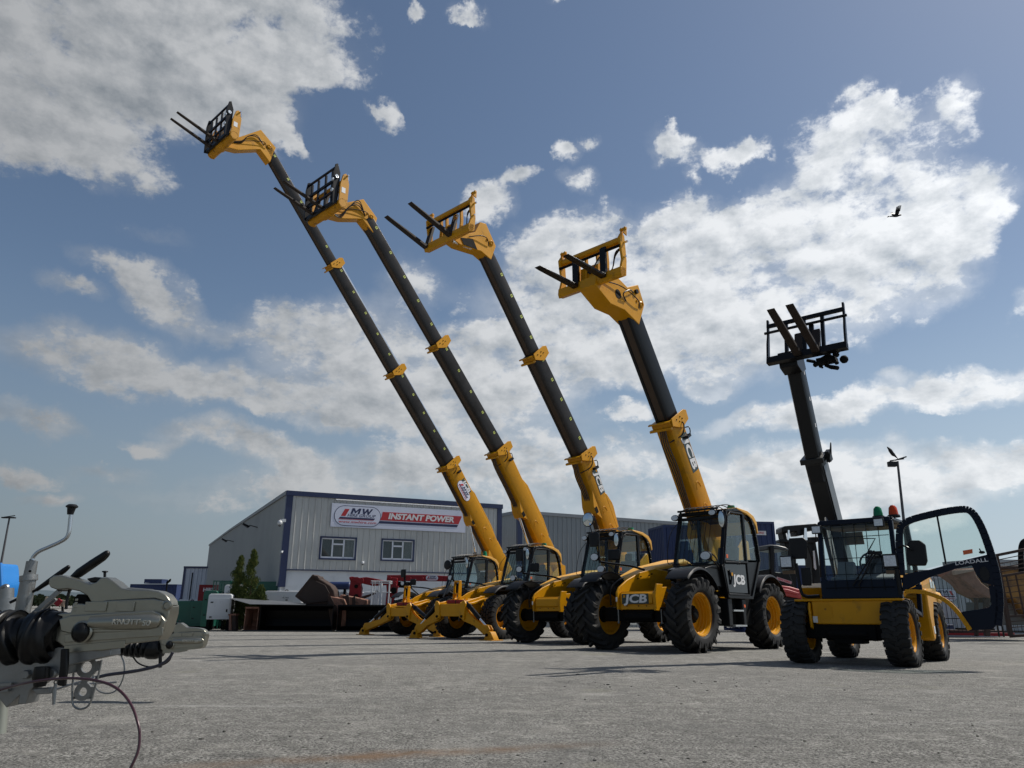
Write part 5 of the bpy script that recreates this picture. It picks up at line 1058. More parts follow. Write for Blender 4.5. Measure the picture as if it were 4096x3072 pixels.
# buckets
def bucket(label, px0, px1, pyt, Y, mat, deg=0, depth=.8, name='loader_bucket', cat='bucket', grp='loader buckets'):
    a, c = W(px0, 2450, Y), W(px1, 2450, Y); L_ = (c.x-a.x)/math.cos(R(deg)); h = W(px0, pyt, Y).z-gz(Y); r = thing(name, label, cat, Matrix.Translation((a.x, Y, gz(Y))) @ Matrix.Rotation(R(deg), 4, 'Z'), grp)
    b = MB(); P = [(0, 0), (depth*.6, .0), (depth*.9, h*.18), (depth, h*.45), (depth*.92, h*.78), (depth*.6, h*.97), (.02, h)]; t = .03
    for p, q in zip(P[:-1], P[1:]): b.beam((L_/2, p[0], p[1]), (L_/2, q[0], q[1]), L_, t, (0, 0, 1) if abs(q[1]-p[1]) < abs(q[0]-p[0]) else (0, 1, 0))
    b.build('shell', mat, r)
    for x in (0, L_-.03):
        MB().prism(P, 'x', x, x+.03).build('side_plate', mat, r, .004)
    MB().box(-.03, L_+.03, -.06, .03, -.0, .05).build('cutting_edge', pm('edge_steel', (.05, .052, .055), .5, .5), r)
    MB().box(-.0, L_, -.03, .03, h-.06, h+.0).build('top_lip', mat, r, .01)
    return r
BB = pm('black_bucket', (.003, .003, .0035), .35, 0, .2, 3, spec=.12)
bucket('wide black bucket lying on its back, left of the two black ones', 1040, 1333, 2418, 31.2, BB)
bucket('wide black bucket right of the other, behind the stabiliser leg', 1350, 1600, 2420, 31.2, BB)
bucket('reddish brown bucket tucked under the left end of the metal sheet', 980, 1034, 2428, 31.3, RUSTP, 0, 1.0)
c = prop('metal_sheet', 'thin grey steel sheet lying across the tops of the buckets', 'sheet', None); 
p = [W(918, 2393, 31.0), W(930, 2390, 33.6), W(1225, 2412, 33.0), W(1222, 2419, 31.0), W(1000, 2416, 30.9)]
MB().add([tuple(v) for v in p]+[tuple(v-Vector((0, 0, .012))) for v in p], [(0, 1, 2, 3, 4), (9, 8, 7, 6, 5)]+[(i, (i+1) % 5, 5+(i+1) % 5, 5+i) for i in range(5)]).build('sheet', pm('dull_steel_sheet', (.20, .21, .22), .35, .5, .1, 3), c)
def pix(poly, Y, o=None): return [(v.x, v.z) for v in (W(x, y, Y) for x, y in poly)]
def slab(name, label, cat, parts, group=None):
    r = thing(name, label, cat, None, group)
    for (pn, poly, Y, d, mat, bv) in parts: MB().prism(pix(poly, Y), 'y', Y, Y+d).build(pn, mat, r, bv)
    return r
slab('digging_bucket', 'dark rusty bucket tipped up on top of the black buckets', 'bucket', [
 ('shell', [(1178, 2385), (1246, 2301), (1258, 2303), (1274, 2312), (1296, 2325), (1322, 2342), (1336, 2362), (1341, 2392), (1330, 2415), (1300, 2419), (1222, 2419)], 32.1, .9, RUST, .04),
 ('side_plate', [(1196, 2386), (1246, 2316), (1300, 2340), (1318, 2372), (1310, 2405), (1236, 2412)], 32.04, .05, pm('dark_rust', (.035, .022, .017), .8, 0, .3, 6), .01),
 ('teeth', [(1246, 2301), (1252, 2298), (1260, 2303), (1270, 2304), (1274, 2312), (1268, 2316)], 32.0, .95, RUST, 0)])
slab('digging_bucket', 'pinkish brown bucket standing between the two black buckets', 'bucket', [
 ('shell', [(1310, 2384), (1322, 2386), (1376, 2396), (1386, 2420), (1380, 2520), (1340, 2520), (1336, 2440)], 31.9, .8, RUSTP, .02), ('cheek', [(1310, 2384), (1322, 2384), (1336, 2412), (1338, 2520), (1328, 2520), (1312, 2430)], 31.82, .06, RUST, .005)])
slab('digging_bucket', 'small brown bucket with two worn lugs right of the pinkish one', 'bucket', [
 ('shell', [(1355, 2392), (1362, 2378), (1392, 2384), (1424, 2390), (1470, 2400), (1468, 2424), (1356, 2424)], 32.2, .7, RUSTP, .03), ('lug', [(1372, 2386), (1392, 2378), (1397, 2390), (1396, 2424), (1382, 2424), (1372, 2404)], 32.1, .06, RUST, .01), ('lug', [(1408, 2390), (1420, 2384), (1424, 2400), (1420, 2424), (1408, 2424)], 32.1, .06, RUST, .01)])
slab('wooden_post', 'brown timber crate standing beneath the conifers', 'crate', [('post', [(916, 2456), (924, 2454), (926, 2522), (914, 2522)], 31.9, .15, RUSTP, .01), ('post', [(928, 2456), (942, 2456), (944, 2522), (928, 2522)], 31.9, .3, RUST, .01), ('rail', [(912, 2456), (944, 2454), (944, 2462), (912, 2462)], 31.88, .4, RUSTP, .01)])
c = prop('blue_tank', 'horizontal blue cylinder tank in front of the white warehouse wall', 'tank'); a, d = W(1296, 2343, 35.5), W(1402, 2343, 35.5); b = MB(); b.tube([a, a+Vector((.05, 0, 0)), d-Vector((.05, 0, 0)), d], [.13, .18, .18, .13], 18); b.build('barrel', CBLUE, c); b = MB(); b.box(a.x+.2, a.x+.3, 35.4, 35.6, gz(35), a.z); b.box(d.x-.3, d.x-.2, 35.4, 35.6, gz(35), a.z); b.build('stand', DARK, c)
slab('loading_crane', 'cranked red loading arm with a hooked top beside the white generators', 'crane', [
 ('mast', [(1396, 2308), (1408, 2306), (1432, 2312), (1440, 2330), (1446, 2352), (1440, 2402), (1392, 2398), (1398, 2350), (1401, 2325)], 33.0, .35, RED, .02), ('upper_arm', [(1430, 2312), (1465, 2308), (1508, 2316), (1552, 2326), (1556, 2340), (1490, 2344), (1456, 2336), (1438, 2330)], 33.1, .3, RED, .02),
 ('head_plate', [(1396, 2308), (1430, 2308), (1456, 2322), (1454, 2334), (1436, 2336), (1424, 2326), (1400, 2322)], 32.95, .05, RED, .01), ('foot_cylinder', [(1440, 2388), (1500, 2370), (1502, 2376), (1444, 2400)], 33.0, .1, RUST, .01)])
rt = slab('red_crane', 'dark red horizontal telescopic boom machine parked behind the stabilisers', 'crane', [
 ('tower', [(1548, 2306), (1590, 2312), (1588, 2340), (1584, 2380), (1570, 2400), (1566, 2430), (1540, 2430), (1546, 2370), (1544, 2330)], 32.6, .4, RED, .02), ('boom', [(1548, 2300), (1700, 2300), (1790, 2304), (1800, 2306), (1800, 2326), (1700, 2324), (1560, 2324), (1548, 2318)], 32.8, .35, RED, .02),
 ('tower_plate', [(1554, 2340), (1584, 2334), (1592, 2352), (1586, 2378), (1572, 2396), (1556, 2386)], 32.55, .04, RED, .01), ('counter_box', [(1590, 2326), (1640, 2328), (1640, 2352), (1590, 2350)], 32.9, .6, DARK, .02), ('chassis', [(1560, 2400), (1800, 2400), (1800, 2500), (1560, 2500)], 33.2, 1.5, DARK, .05)])
for o_, lst, Yq in ((bpy.data.objects['loading_crane'], ((1424, 2345, 7), (1402, 2314, 5), (1448, 2318, 5), (1424, 2385, 8), (1496, 2322, 4)), 32.93), (rt, ((1560, 2312, 5), (1580, 2330, 5), (1574, 2362, 12), (1590, 2348, 4), (1640, 2312, 4), (1690, 2312, 4)), 32.5)):
    for x, y, r in lst:
        q = W(x, y, Yq); MB().lathe([(0, -.02), (r*.011, -.02), (r*.0115, 0), (r*.0115, .1)], 'y', 16, tuple(q)).build('pivot_pin', DARK if r > 6 else RED, o_)
mwlogo(rt, Matrix.Translation(W(1728, 2312, 32.78)) @ rotm((1, 0, 0), (0, 0, 1), (0, -1, 0)), .27, 'oval_logo')
# white cage
c = prop('access_cage', 'white tubular access cage standing behind the black bucket', 'cage'); b = MB(); Yc = 32.0
A = W(1480, 2424, Yc); Bp = W(1548, 2424, Yc); zt_ = W(1480, 2324, Yc).z
for x in (A.x, (A.x+Bp.x)/2-.08, Bp.x):
    for y in (Yc, Yc+.6): b.tube([(x+.02, y, gz(Yc)), (x+.06, y, zt_)], .018 if x != Bp.x else .03, 8)
b.tube([(A.x+.42, Yc-.05, gz(Yc)), (A.x+.44, Yc-.05, zt_-.1)], .055, 10)
for z in (zt_, zt_-.08, (zt_+A.z)/2+.05):
    b.tube([(A.x-.02, Yc, z), (Bp.x+.1, Yc, z)], .016, 8); b.tube([(A.x, Yc+.6, z), (Bp.x+.1, Yc+.6, z)], .016, 8); b.tube([(A.x, Yc, z), (A.x, Yc+.6, z)], .016, 8); b.tube([(Bp.x+.06, Yc, z), (Bp.x+.06, Yc+.6, z)], .016, 8)
b.build('frame', WHT, c)
# red roofless machine and forklift behind, right of the nearest big machine
fl = slab('forklift_mast', 'tall black forklift mast standing behind the small machine', 'forklift', [
 ('top_frame', [(3128, 2112), (3140, 2104), (3262, 2094), (3282, 2098), (3284, 2116), (3262, 2120), (3220, 2122), (3216, 2140), (3188, 2142), (3186, 2126), (3160, 2128), (3128, 2132)], 20.0, .5, BLK, .02),
 ('cross_beam', [(3118, 2158), (3270, 2146), (3276, 2152), (3274, 2166), (3256, 2172), (3118, 2170)], 19.9, .3, BLK, .02),
 ('left_upright', [(3126, 2110), (3140, 2110), (3150, 2160), (3184, 2172), (3190, 2440), (3150, 2440), (3144, 2200)], 20.1, .4, BLK, .02), ('right_upright', [(3222, 2162), (3262, 2156), (3276, 2240), (3284, 2330), (3280, 2440), (3236, 2440), (3252, 2330), (3248, 2240)], 20.0, .5, BLK, .02),
 ('lift_cylinder', [(3218, 2112), (3226, 2112), (3230, 2160), (3216, 2160)], 19.85, .06, CHR, .0), ('lift_cylinder', [(3152, 2120), (3158, 2120), (3160, 2160), (3150, 2160)], 19.85, .06, CHR, .0), ('name_strip', [(3252, 2204), (3258, 2202), (3266, 2276), (3262, 2280), (3256, 2270)], 19.98, .02, STKW, 0)])
b = MB(); b.tube([W(3272, 2115, 19.8), W(3276, 2200, 19.8), W(3284, 2310, 19.8)], .02, 6); b.tube([W(3262, 2115, 19.8), W(3264, 2160, 19.8)], .015, 6); b.build('mast_chain', BLK, fl)
ft = slab('forklift_truck', 'red forklift truck with a dark glazed cab behind the nearest rear wheel', 'forklift', [
 ('cab_roof', [(3018, 2192), (3030, 2186), (3080, 2178), (3110, 2180), (3142, 2188), (3156, 2196), (3154, 2204), (3100, 2196), (3030, 2206)], 19.6, 1.2, pm('roof_grey', (.05, .055, .06), .35), .03),
 ('front_pillar', [(3080, 2184), (3098, 2180), (3100, 2340), (3084, 2344)], 19.5, .15, BLK, .02), ('rear_pillar', [(3018, 2196), (3028, 2196), (3034, 2330), (3022, 2330)], 19.5, .15, BLK, .02),
 ('side_window', [(3026, 2206), (3080, 2200), (3082, 2276), (3030, 2284)], 19.56, .02, GLS, 0), ('rear_glass', [(3100, 2196), (3150, 2202), (3158, 2292), (3102, 2290)], 19.56, .02, GLS, 0), ('cab_side', [(3026, 2284), (3082, 2276), (3102, 2288), (3158, 2294), (3180, 2350), (3100, 2342), (3024, 2330)], 19.55, .9, BLK, .02),
 ('bonnet', [(3098, 2338), (3160, 2346), (3250, 2372), (3240, 2378), (3222, 2398), (3118, 2380)], 19.2, 1.3, REDF, .04), ('bonnet_ridge', [(3104, 2352), (3150, 2356), (3200, 2372), (3190, 2380), (3112, 2362)], 19.15, .2, REDF, .02),
 ('grille', [(3116, 2380), (3222, 2398), (3220, 2436), (3122, 2440)], 19.3, 1.2, BLK2, .02), ('red_chassis', [(3118, 2436), (3160, 2438), (3160, 2500), (3118, 2506)], 19.4, 1.0, RED, .02), ('lower_frame', [(3000, 2440), (3240, 2440), (3240, 2510), (3000, 2510)], 19.7, .8, DARK, .03)])
M = Matrix.Translation(W(3136, 2322, 19.53)) @ rotm((1, 0, -.32), (.32, 0, 1), (0, -1, 0)); MB(M).box(-.19, .19, -.035, .035, 0, .006).build('name_plate', pm('pale_plate', (.42, .36, .38), .5), ft); text('name_lettering', 'MW HIRE', .05, SGNR, ft, M @ Tm(0, 0, .008), .001, .02, 0, 1.4)
b = MB(); c0 = W(3060, 2470, 19.4)
b.tube([(c0.x, 19.4, gz(19.4)+.35), (c0.x, 19.75, gz(19.4)+.35)], .35, 24); b.tube([(c0.x+1.1, 19.4, gz(19.4)+.35), (c0.x+1.1, 19.75, gz(19.4)+.35)], .35, 24); b.build('wheels', RUB, ft)
b = MB(); q = W(3025, 2182, 19.6); b.lathe([(0, .10), (.04, .09), (.05, 0)], 'z', 12, tuple(q)); b.build('orange_beacon', MATS['amber_lens'], ft)
# ------------------------------------------------------------------ right-hand yard stock
def fence(label, px, Y, n=1):
    f = thing('mesh_fence_panel', label, 'fence', placed(px, Y, 12), 'white mesh fence panels'); b = MB(); w = 2.6
    b.beam((0, 0, .05), (0, 0, 1.95), .04, .04); b.beam((w, 0, .05), (w, 0, 1.95), .04, .04); b.beam((0, 0, 1.95), (w, 0, 1.95), .04, .04); b.beam((0, 0, .2), (w, 0, .2), .04, .04); b.beam((0, 0, .62), (w, 0, .62), .025, .025); b.build('frame', BLK2, f)
    b = MB()
    for k in range(1, 17): b.tube([(w*k/17, 0, .2), (w*k/17, 0, 1.95)], .008, 5)
    b.build('bars', BLK2, f)
fence('dark barred fence panel seen through the open cab door, left one', 3700, 24.5); fence('dark barred fence panel seen through the open cab door, right one', 3990, 25.5)
cb_ = container('white container carrying a company banner seen through the open door', 3680, 27.5, 8, pm('white_container', (.40, .42, .45), .6, 0, .06, 1), 3.1, 0, False, 2.15, 'white containers')
M = rotm((-1, 0, 0), (0, 0, 1), (0, 1, 0), (.95, .03, 1.5)); mwlogo(cb_, rotm((-1, 0, 0), (0, 0, 1), (0, -1, 0), (1.02, .02, 1.45)), .52, 'banner')
container('pale container top showing over the door and the rusty gate', 3930, 33, 2, CGREY, 5.2, 0, False, 3.15, 'white containers')
container('grey container on the skyline above the door band, left', 3650, 37, 4, pm('dull_container', (.20, .22, .22), .6), 2.6, 0, False, 2.95, 'white containers')
slab('hopper_bucket', 'brown hopper bucket hanging behind the lower door window', 'bucket', [('shell', [(3818, 2282), (3826, 2276), (3900, 2272), (3904, 2300), (3926, 2330), (3966, 2360), (3966, 2392), (3940, 2388), (3906, 2366), (3868, 2332), (3834, 2308), (3820, 2300)], 21.5, .9, RUSTP, .03), ('lip', [(3816, 2282), (3896, 2276), (3896, 2284), (3820, 2300)], 21.4, .12, pm('pale_rust', (.36, .26, .2), .8, 0, .3, 6), .01), ('leg', [(3940, 2388), (3960, 2388), (3962, 2545), (3944, 2545)], 21.6, .12, RUST, .01), ('leg', [(3905, 2366), (3914, 2370), (3916, 2545), (3906, 2545)], 22.3, .12, RUST, .01)])
slab('steel_stack', 'stack of red steel lengths on the ground by the right fence', 'steel', [('beam', [(3786, 2528), (4060, 2532), (4060, 2546), (3786, 2540)], 26.5, .5, RED, .01), ('beam', [(3800, 2520), (4020, 2522), (4020, 2530), (3800, 2529)], 26.8, .4, RUST, .01), ('timber', [(3840, 2512), (3980, 2514), (3980, 2522), (3840, 2521)], 27.0, .3, DARK, .01)])
slab('blue_box', 'small blue box on the ground behind the open door', 'box', [('body', [(3778, 2503), (3814, 2503), (3816, 2516), (3778, 2515)], 26.5, .5, CBLUE, .02), ('lid', [(3776, 2499), (3816, 2499), (3816, 2504), (3776, 2504)], 26.48, .55, CBLUE, .01)])
YD = pm('rusty_yellow', (.25, .13, .03), .7, 0, .25, 3, 0, None, (.07, .04, .025), 2.5, (.45, .62))
slab('dumper_skip', 'large rusty yellow skip body behind the brown stock gate', 'skip', [('body', [(3972, 2272), (4100, 2270), (4180, 2280), (4180, 2480), (4110, 2470), (4060, 2400), (3996, 2370), (3976, 2340)], 22.5, 2.2, YD, .05), ('rim', [(3968, 2264), (4180, 2260), (4180, 2276), (3970, 2278)], 22.4, 2.4, RUST, .03), ('base', [(3990, 2410), (4060, 2412), (4120, 2478), (4180, 2480), (4180, 2500), (3990, 2500)], 22.8, 1.6, pm('grey_steel_base', (.11, .11, .105), .7), .03)])
g = prop('stock_gate', 'brown rusty barred gate leaning at the right edge of the yard', 'gate'); b = MB(); Yg = 20.0
def bm(b, p, q, w, Y=Yg): b.beam(W(p[0], p[1], Y), W(q[0], q[1], Y), w, w)
for p, q, w in (((3982, 2222), (4130, 2192), .07), ((3984, 2222), (4044, 2545), .09), ((4000, 2306), (4130, 2284), .06), ((4040, 2545), (4130, 2540), .07), ((4030, 2466), (4130, 2460), .06)): bm(b, p, q, w)
b.build('frame', RUST, g, .004); b = MB()
for k in range(4): bm(b, (3990+2*k, 2240+16*k), (4130, 2212+18*k), .022)
for k in range(9): bm(b, (4003+4*k, 2326+23*k), (4130, 2312+24*k), .02)
for k in range(2): bm(b, (4024+38*k, 2300-4*k), (4064+34*k, 2462), .03)
b.build('bars', RUST, g)
c = prop('vent_hose', 'dark curved pipe rising above the stock gate', 'pipe'); b = MB(); b.tube(bez([W(4086, 2290, 21.5), W(4084, 2220, 21.5), W(4088, 2180, 21.5), W(4104, 2162, 21.5), W(4150, 2150, 21.5)], 5), .075, 12); b.build('pipe', DARK, c); MB().box(W(4060, 0, 21.6).x, W(4080, 0, 21.6).x, 21.6, 22, W(4060, 2272, 21.6).z, W(4060, 2240, 21.6).z).build('valve_box', CBLUE, c)
# lamp posts
for (x0, y0, x1, y1, Y, lab, twin) in ((38, 2070, -20, 2400, 46, 'slim dark lamp post at the left edge above the blue tank', 0), (3590, 1845, 3640, 2400, 34, 'tall dark lamp post behind the open cab door with a perched bird', 1)):
    t = W(x0, y0, Y); c = thing('lamp_post', lab, 'lamp post', Matrix.Translation((t.x, t.y, gz(Y))), 'lamp posts'); H = t.z-gz(Y); bx = (W(x1, y1, Y).x-t.x)
    b = MB(); b.tube([(bx*.9, 0, 0), (bx*.45, 0, H*.5), (0, 0, H)], [.09, .07, .05], 10); b.build('pole', pm('dark_pole', (.06, .06, .065), .6), c)
    b = MB(Tm(0, 0, H)); b.box(-.45 if not twin else -.46, .35 if not twin else -.08, -.12, .12, -.05 if not twin else -.26, .03 if not twin else -.02); b.build('lamp_head', BLK2, c, .02)
    b = MB(Tm(0, 0, H)); b.beam((-.35, 0, .02), (.32, 0, .12), .05, .05)
    if twin: b.beam((-.1, 0, .05), (.45, 0, .22), .06, .06)
    b.build('bracket', BLK2, c)
bd = prop('perched_bird', 'small dark bird perched on top of the tall lamp post', 'bird'); t = W(3578, 1822, 34); b = MB(Matrix.Translation(t)); b.tube(bez([(-.30, 0, .42), (-.2, 0, .3), (-.08, 0, .08), (.02, 0, -.02), (.14, 0, -.16)], 4), [.012]+[.03+.012*k for k in range(4)]+[.085]*5+[.08, .06, .05, .04, .03, .02, .01][:7], 8); b.build('body', BLK2, bd)
# crow in flight
cw = prop('crow', 'black crow flying against the white cloud at the upper right', 'bird'); t = W(3584, 864, 40); M = Matrix.Translation(t)
b = MB(M); b.tube(bez([(-.42, 0, -.04), (-.28, 0, -.02), (-.1, 0, .01), (.08, 0, .03), (.22, 0, .06), (.30, 0, .07), (.36, 0, .065)], 3), [.02, .03, .035, .04, .05, .07, .085, .09, .09, .085, .075, .06, .05, .055, .055, .045, .03, .018, .008], 10); b.build('body', BLK, cw)
b = MB(M); 
for sy in (1, -1):
    b.add([(-.1, .05*sy, .05), (.14, .05*sy, .06), (.12, .26*sy, .22), (-.12, .22*sy, .20)], [(0, 1, 2, 3)])
    for k in range(6):
        x = -.12+.045*k; b.add([(x, (.2+.01*k)*sy, .18), (x+.05, (.2+.01*k)*sy, .19), (x+.06-.0*k, (.36+.02*k)*sy, .42+.02*min(k, 3)), (x+.03, (.37+.02*k)*sy, .43+.02*min(k, 3))], [(0, 1, 2, 3)])
wg = b.build('wings', BLK, cw); wg.modifiers.new('thick', 'SOLIDIFY').thickness = .012
b = MB(M); b.add([(-.35, -.03, -.03), (-.35, .03, -.03), (-.52, .09, -.06), (-.54, 0, -.065), (-.52, -.09, -.06)], [(0, 1, 2, 3, 4)]); tl = b.build('tail', BLK, cw); tl.modifiers.new('thick', 'SOLIDIFY').thickness = .012
# distant hills and tree line
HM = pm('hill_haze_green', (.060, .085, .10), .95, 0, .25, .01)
def ridge(name, Y, pts, mat, base=-4):
    vs = []; P = [W(x, y, Y) for x, y in pts]
    for v in P: vs += [(v.x, Y-Y*.15, base), (v.x, Y, v.z), (v.x, Y+Y*.3, base)]
    k = len(P); return MB().add(vs, [(3*i+j, 3*i+3+j, 3*i+4+j, 3*i+1+j) for i in range(k-1) for j in (0, 1)]).build(name, mat)
random.seed(4)
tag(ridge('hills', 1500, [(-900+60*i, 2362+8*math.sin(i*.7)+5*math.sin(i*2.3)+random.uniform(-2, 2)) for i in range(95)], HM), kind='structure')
random.seed(8); b = MB(); tm_ = leafmat('far_leaf', (.03, .045, .018), (.05, .06, .025))
for k in range(5200):
    px = random.choice((random.uniform(100, 330), random.gauss(205, 22), random.uniform(330, 640), random.gauss(668, 16), random.gauss(690, 9)))
    top = 2396-(26 if px > 640 else 10)*abs(math.sin(px*.031)+.35*math.sin(px*.11))-4
    py = random.uniform(top, 2420); p = W(px, py, 140+random.uniform(-4, 4)); s = random.uniform(.12, .5); a = Vector((random.gauss(0, 1), random.gauss(0, .4), random.gauss(0, 1))).normalized()*s; c_ = a.cross(Vector((0, 1, .3))).normalized()*s*.7
    b.add([tuple(p-a), tuple(p+c_), tuple(p+a), tuple(p-c_)], [(0, 1, 2, 3)])
tag(b.build('far_trees', tm_, smooth=False), 'far line of dark trees on the horizon at left', 'trees', kind='stuff')
c = prop('lamp_post', 'tiny far floodlight mast over the distant blue containers', 'lamp post', None, 'lamp posts'); b = MB(); p = W(668, 2345, 128); q = W(669, 2332, 128); b.tube([Vector((p.x, p.y, -1.5)), q], .12, 6); b.build('pole', DARK, c); b = MB(Matrix.Translation(q)); b.prism([(-.1, -.2), (.5, .3), (.5, .7), (-.1, .2)], 'y', -.2, .2); b.build('lamp_head', DARK, c)
# ------------------------------------------------------------------ trailers at the left edge, near the camera
def trailer(label, Y, sx, ox, oy, full):
    """coupling head, brake gaiter, drawbar and fittings; outline points at 1479 px per photo width"""
    S = .6762*sx
    t = thing('trailer', label, 'trailer', None, 'trailers parked at the left')
    def P(x, y, d=0):
        x2, y2 = ox+sx*(x-480), oy+sx*(y-857)
        return W(x2*.6762, 1950+y2*.6762, Y+d)
    U = (P(1000, 857)-P(0, 857)).x/1000          # metres per outline unit
    def pr(name, pts, d0, d1, mat, parent=t, bv=.002):
        return MB().prism([(P(*p, (d0+d1)/2).x, P(*p, (d0+d1)/2).z) for p in pts], 'y', Y+d0, Y+d1).build(name, mat, parent, bv)
    body = pr('coupling_body', [(345, 760), (400, 742), (455, 738), (470, 682), (560, 690), (640, 700), (650, 668), (800, 662), (940, 657), (1000, 672), (1033, 700), (1030, 745), (1000, 850), (968, 902), (860, 915), (740, 925), (700, 950), (640, 962), (560, 962), (430, 950), (385, 915), (352, 900)], -.030, .035, CAST, t, .003)
    pr('coupling_side', [(356, 780), (420, 757), (560, 748), (900, 728), (950, 742), (985, 790), (965, 845), (900, 852), (420, 862), (368, 850)], -.044, -.028, CAST, body, .003)
    b = MB(); b.tube([P(540, 800, -.038), P(700, 796, -.040), P(900, 792, -.040), P(935, 794, -.036), P(962, 800, -.026)], [38*U, 44*U, 46*U, 40*U, 18*U], 18); b.build('ball_housing', CAST, body)
    b = MB(); b.beam(P(385, 892, -.036), P(965, 852, -.044), 10*U, .022, (0, 0, 1)); b.beam(P(545, 835, -.05), P(835, 818, -.052), 6*U, 7*U); b.beam(P(835, 818, -.052), P(840, 808, -.052), 6*U, 7*U); b.beam(P(380, 958, -.03), P(740, 925, -.03), 10*U, .02); b.build('casting_ridges', CAST, body, .001)
    b = MB(); 
    for xx in (655, 830): b.box(P(xx, 0).x, P(xx+120 if xx < 800 else xx+100, 0).x, Y-.035, Y-.028, P(0, 728).z, P(0, 672).z)
    b.build('raised_panels', CAST, body, .001)
    cap = MB(); cap.ball(tuple(P(482, 857, -.048)), (52*U, .022, 54*U), 20); cap.build('rubber_cap', RUBD, body)
    ring = MB(); c0 = P(488, 853, -.044); ring.lathe([(60*U, 0), (62*U, -.004), (52*U, -.008)], 'y', 24, tuple(c0)); ring.build('cap_ring', CAST, body)
    b = MB(); c0 = P(990, 698, -.030); b.lathe([(30*U, .005), (30*U, -.004), (20*U, -.006), (18*U, -.003), (0, -.003)], 'y', 20, tuple(c0)); b.build('wear_indicator', CAST, body)
    for s_, x, y, sz in (('KNOTT', 745, 796, 40), ('50', 866, 803, 40)):
        q = P(x, y, -.0405-45*U); MX = Matrix.Translation(q) @ rotm((1, 0, 0), (0, 0, 1), (0, -1, 0)); text('cast_lettering', s_, sz*U, pm('raised_letter_metal', (.50, .49, .44), .35, .8), body, MX, .003, .02, .05, 1.15)
    hd = pr('coupling_handle', [(318, 572), (322, 542), (345, 523), (385, 520), (500, 548), (556, 574), (598, 560), (622, 536), (660, 532), (705, 560), (745, 596), (800, 606), (900, 606), (960, 614), (1002, 634), (1028, 668), (1034, 700), (1000, 676), (940, 657), (800, 664), (660, 672), (640, 690), (630, 757), (574, 760), (580, 700), (545, 640), (500, 615), (430, 600), (368, 606), (330, 592)], -.026, .026, CAST, t, .003)
    b = MB(); b.tube([P(322, 562, 0), P(350, 555, 0), P(440, 570, 0), P(520, 590, 0), P(560, 615, 0)], [26*U, 38*U, 34*U, 30*U, 22*U], 14); b.tube([P(640, 640, 0), P(760, 622, 0), P(900, 628, 0), P(990, 655, 0)], [34*U, 30*U, 26*U, 16*U], 12); b.build('handle_grip', CAST, hd)
    b = MB(); 
    for k in range(4): b.box(P(590, 0).x, P(606, 0).x, Y-.031, Y-.026, P(0, 668+20*k).z, P(0, 680+20*k-26).z)
    b.build('latch', CAST, hd, .001)
    b = MB(); b.cyl(P(620, 530), P(620, 503), 8*U, 10); b.lathe([(0, 8*U), (16*U, 6*U), (18*U, 0), (8*U, -4*U)], 'z', 16, tuple(P(621, 500))); b.build('lock_button', RUBD, hd)
    pr('rubber_pad', [(530, 540), (580, 530), (640, 536), (600, 560), (560, 566)], -.02, .02, RUBD, hd, .004)
    pr('latch_spring_box', [(455, 690), (565, 690), (560, 755), (455, 760)], -.028, .0, CAST, body, .003); pr('opening_shade', [(478, 630), (530, 640), (560, 690), (455, 690), (458, 655)], -.015, .02, DARK, body)  # solid black block standing in for shade in the gap under the handle
    # gaiter
    G = full['g']; k = 5; pts = []; rs = []
    for (x0, y0, r0), (x1, y1, r1) in zip(G[:-1], G[1:]):
        for q in range(k): f = q/k; f2 = (1-math.cos(math.pi*f))/2; pts.append(P(x0+(x1-x0)*f, y0+(y1-y0)*f)); rs.append((r0+(r1-r0)*f2)*U)
    MB().tube(pts, rs, 24).build('brake_gaiter', RUBD, t, ang=80)
    if 'draw' in full:
        d = pr('drawbar', [(-40, 1005), (120, 1015), (250, 985), (380, 940), (560, 955), (685, 950), (685, 992), (560, 1018), (432, 1048), (424, 1100), (335, 1104), (212, 1190), (192, 1272), (142, 1276), (152, 1222), (76, 1295), (40, 1250), (-40, 1180)], -.025, .03, GALV, t, .002)
        b = MB()
        for x, y, r in ((160, 1105, 26), (307, 1100, 30)): q = P(x, y, -.028); b.lathe([(r*U, .004), (r*U, -.005), (r*.8*U, -.009), (0, -.009)], 'y', 6 if r < 28 else 24, tuple(q))
        b.build('bolts', GALV, d)
        b = MB(); b.tube([P(250, 1060, -.05), P(240, 1120, -.05), P(235, 1178, -.05)], [38*U, 44*U, 30*U], 16); b.build('black_cap', RUBD, d)
        pr('rubber_strap', [(366, 955), (405, 953), (402, 1060), (386, 1176), (345, 1170), (362, 1060)], -.07, -.055, RUBD, t, .003)
        b = MB(); rr = 6*U
        loop = [P(438, 1060, .03), P(430, 1160, .03), P(427, 1240, .03), P(432, 1285, .03), P(455, 1306, .03), P(480, 1310, .03), P(512, 1300, .03), P(535, 1270, .03), P(550, 1225, .03), P(572, 1150, .03), P(592, 1070, .03), P(602, 1020, .03)]
        b.tube(bez(loop, 4), rr, 8); cx = [(512, 1062, 32, 60), (490, 1208, 24, 50)]
        for x, y, r0, r1 in cx: q = P(x, y, .028); b.lathe([(r0*U, -.0012), (r1*U, -.0012), (r1*U, .0075), (r0*U, .0075), (r0*U, -.0012)], 'y', 28, tuple(q))
        for poly in ([(438, 1058), (470, 1040), (470, 1085), (440, 1095)], [(555, 1030), (600, 1022), (590, 1080), (552, 1092)], [(484, 1112), (540, 1112), (516, 1150), (524, 1172), (462, 1170), (480, 1150)], [(436, 1215), (450, 1180), (450, 1240), (434, 1252)], [(530, 1180), (562, 1180), (545, 1250), (528, 1244)], [(434, 1240), (548, 1240), (545, 1252), (434, 1252)]):
            b.prism([(P(*p, .028).x, P(*p, .028).z) for p in poly], 'y', Y+.028, Y+.034)
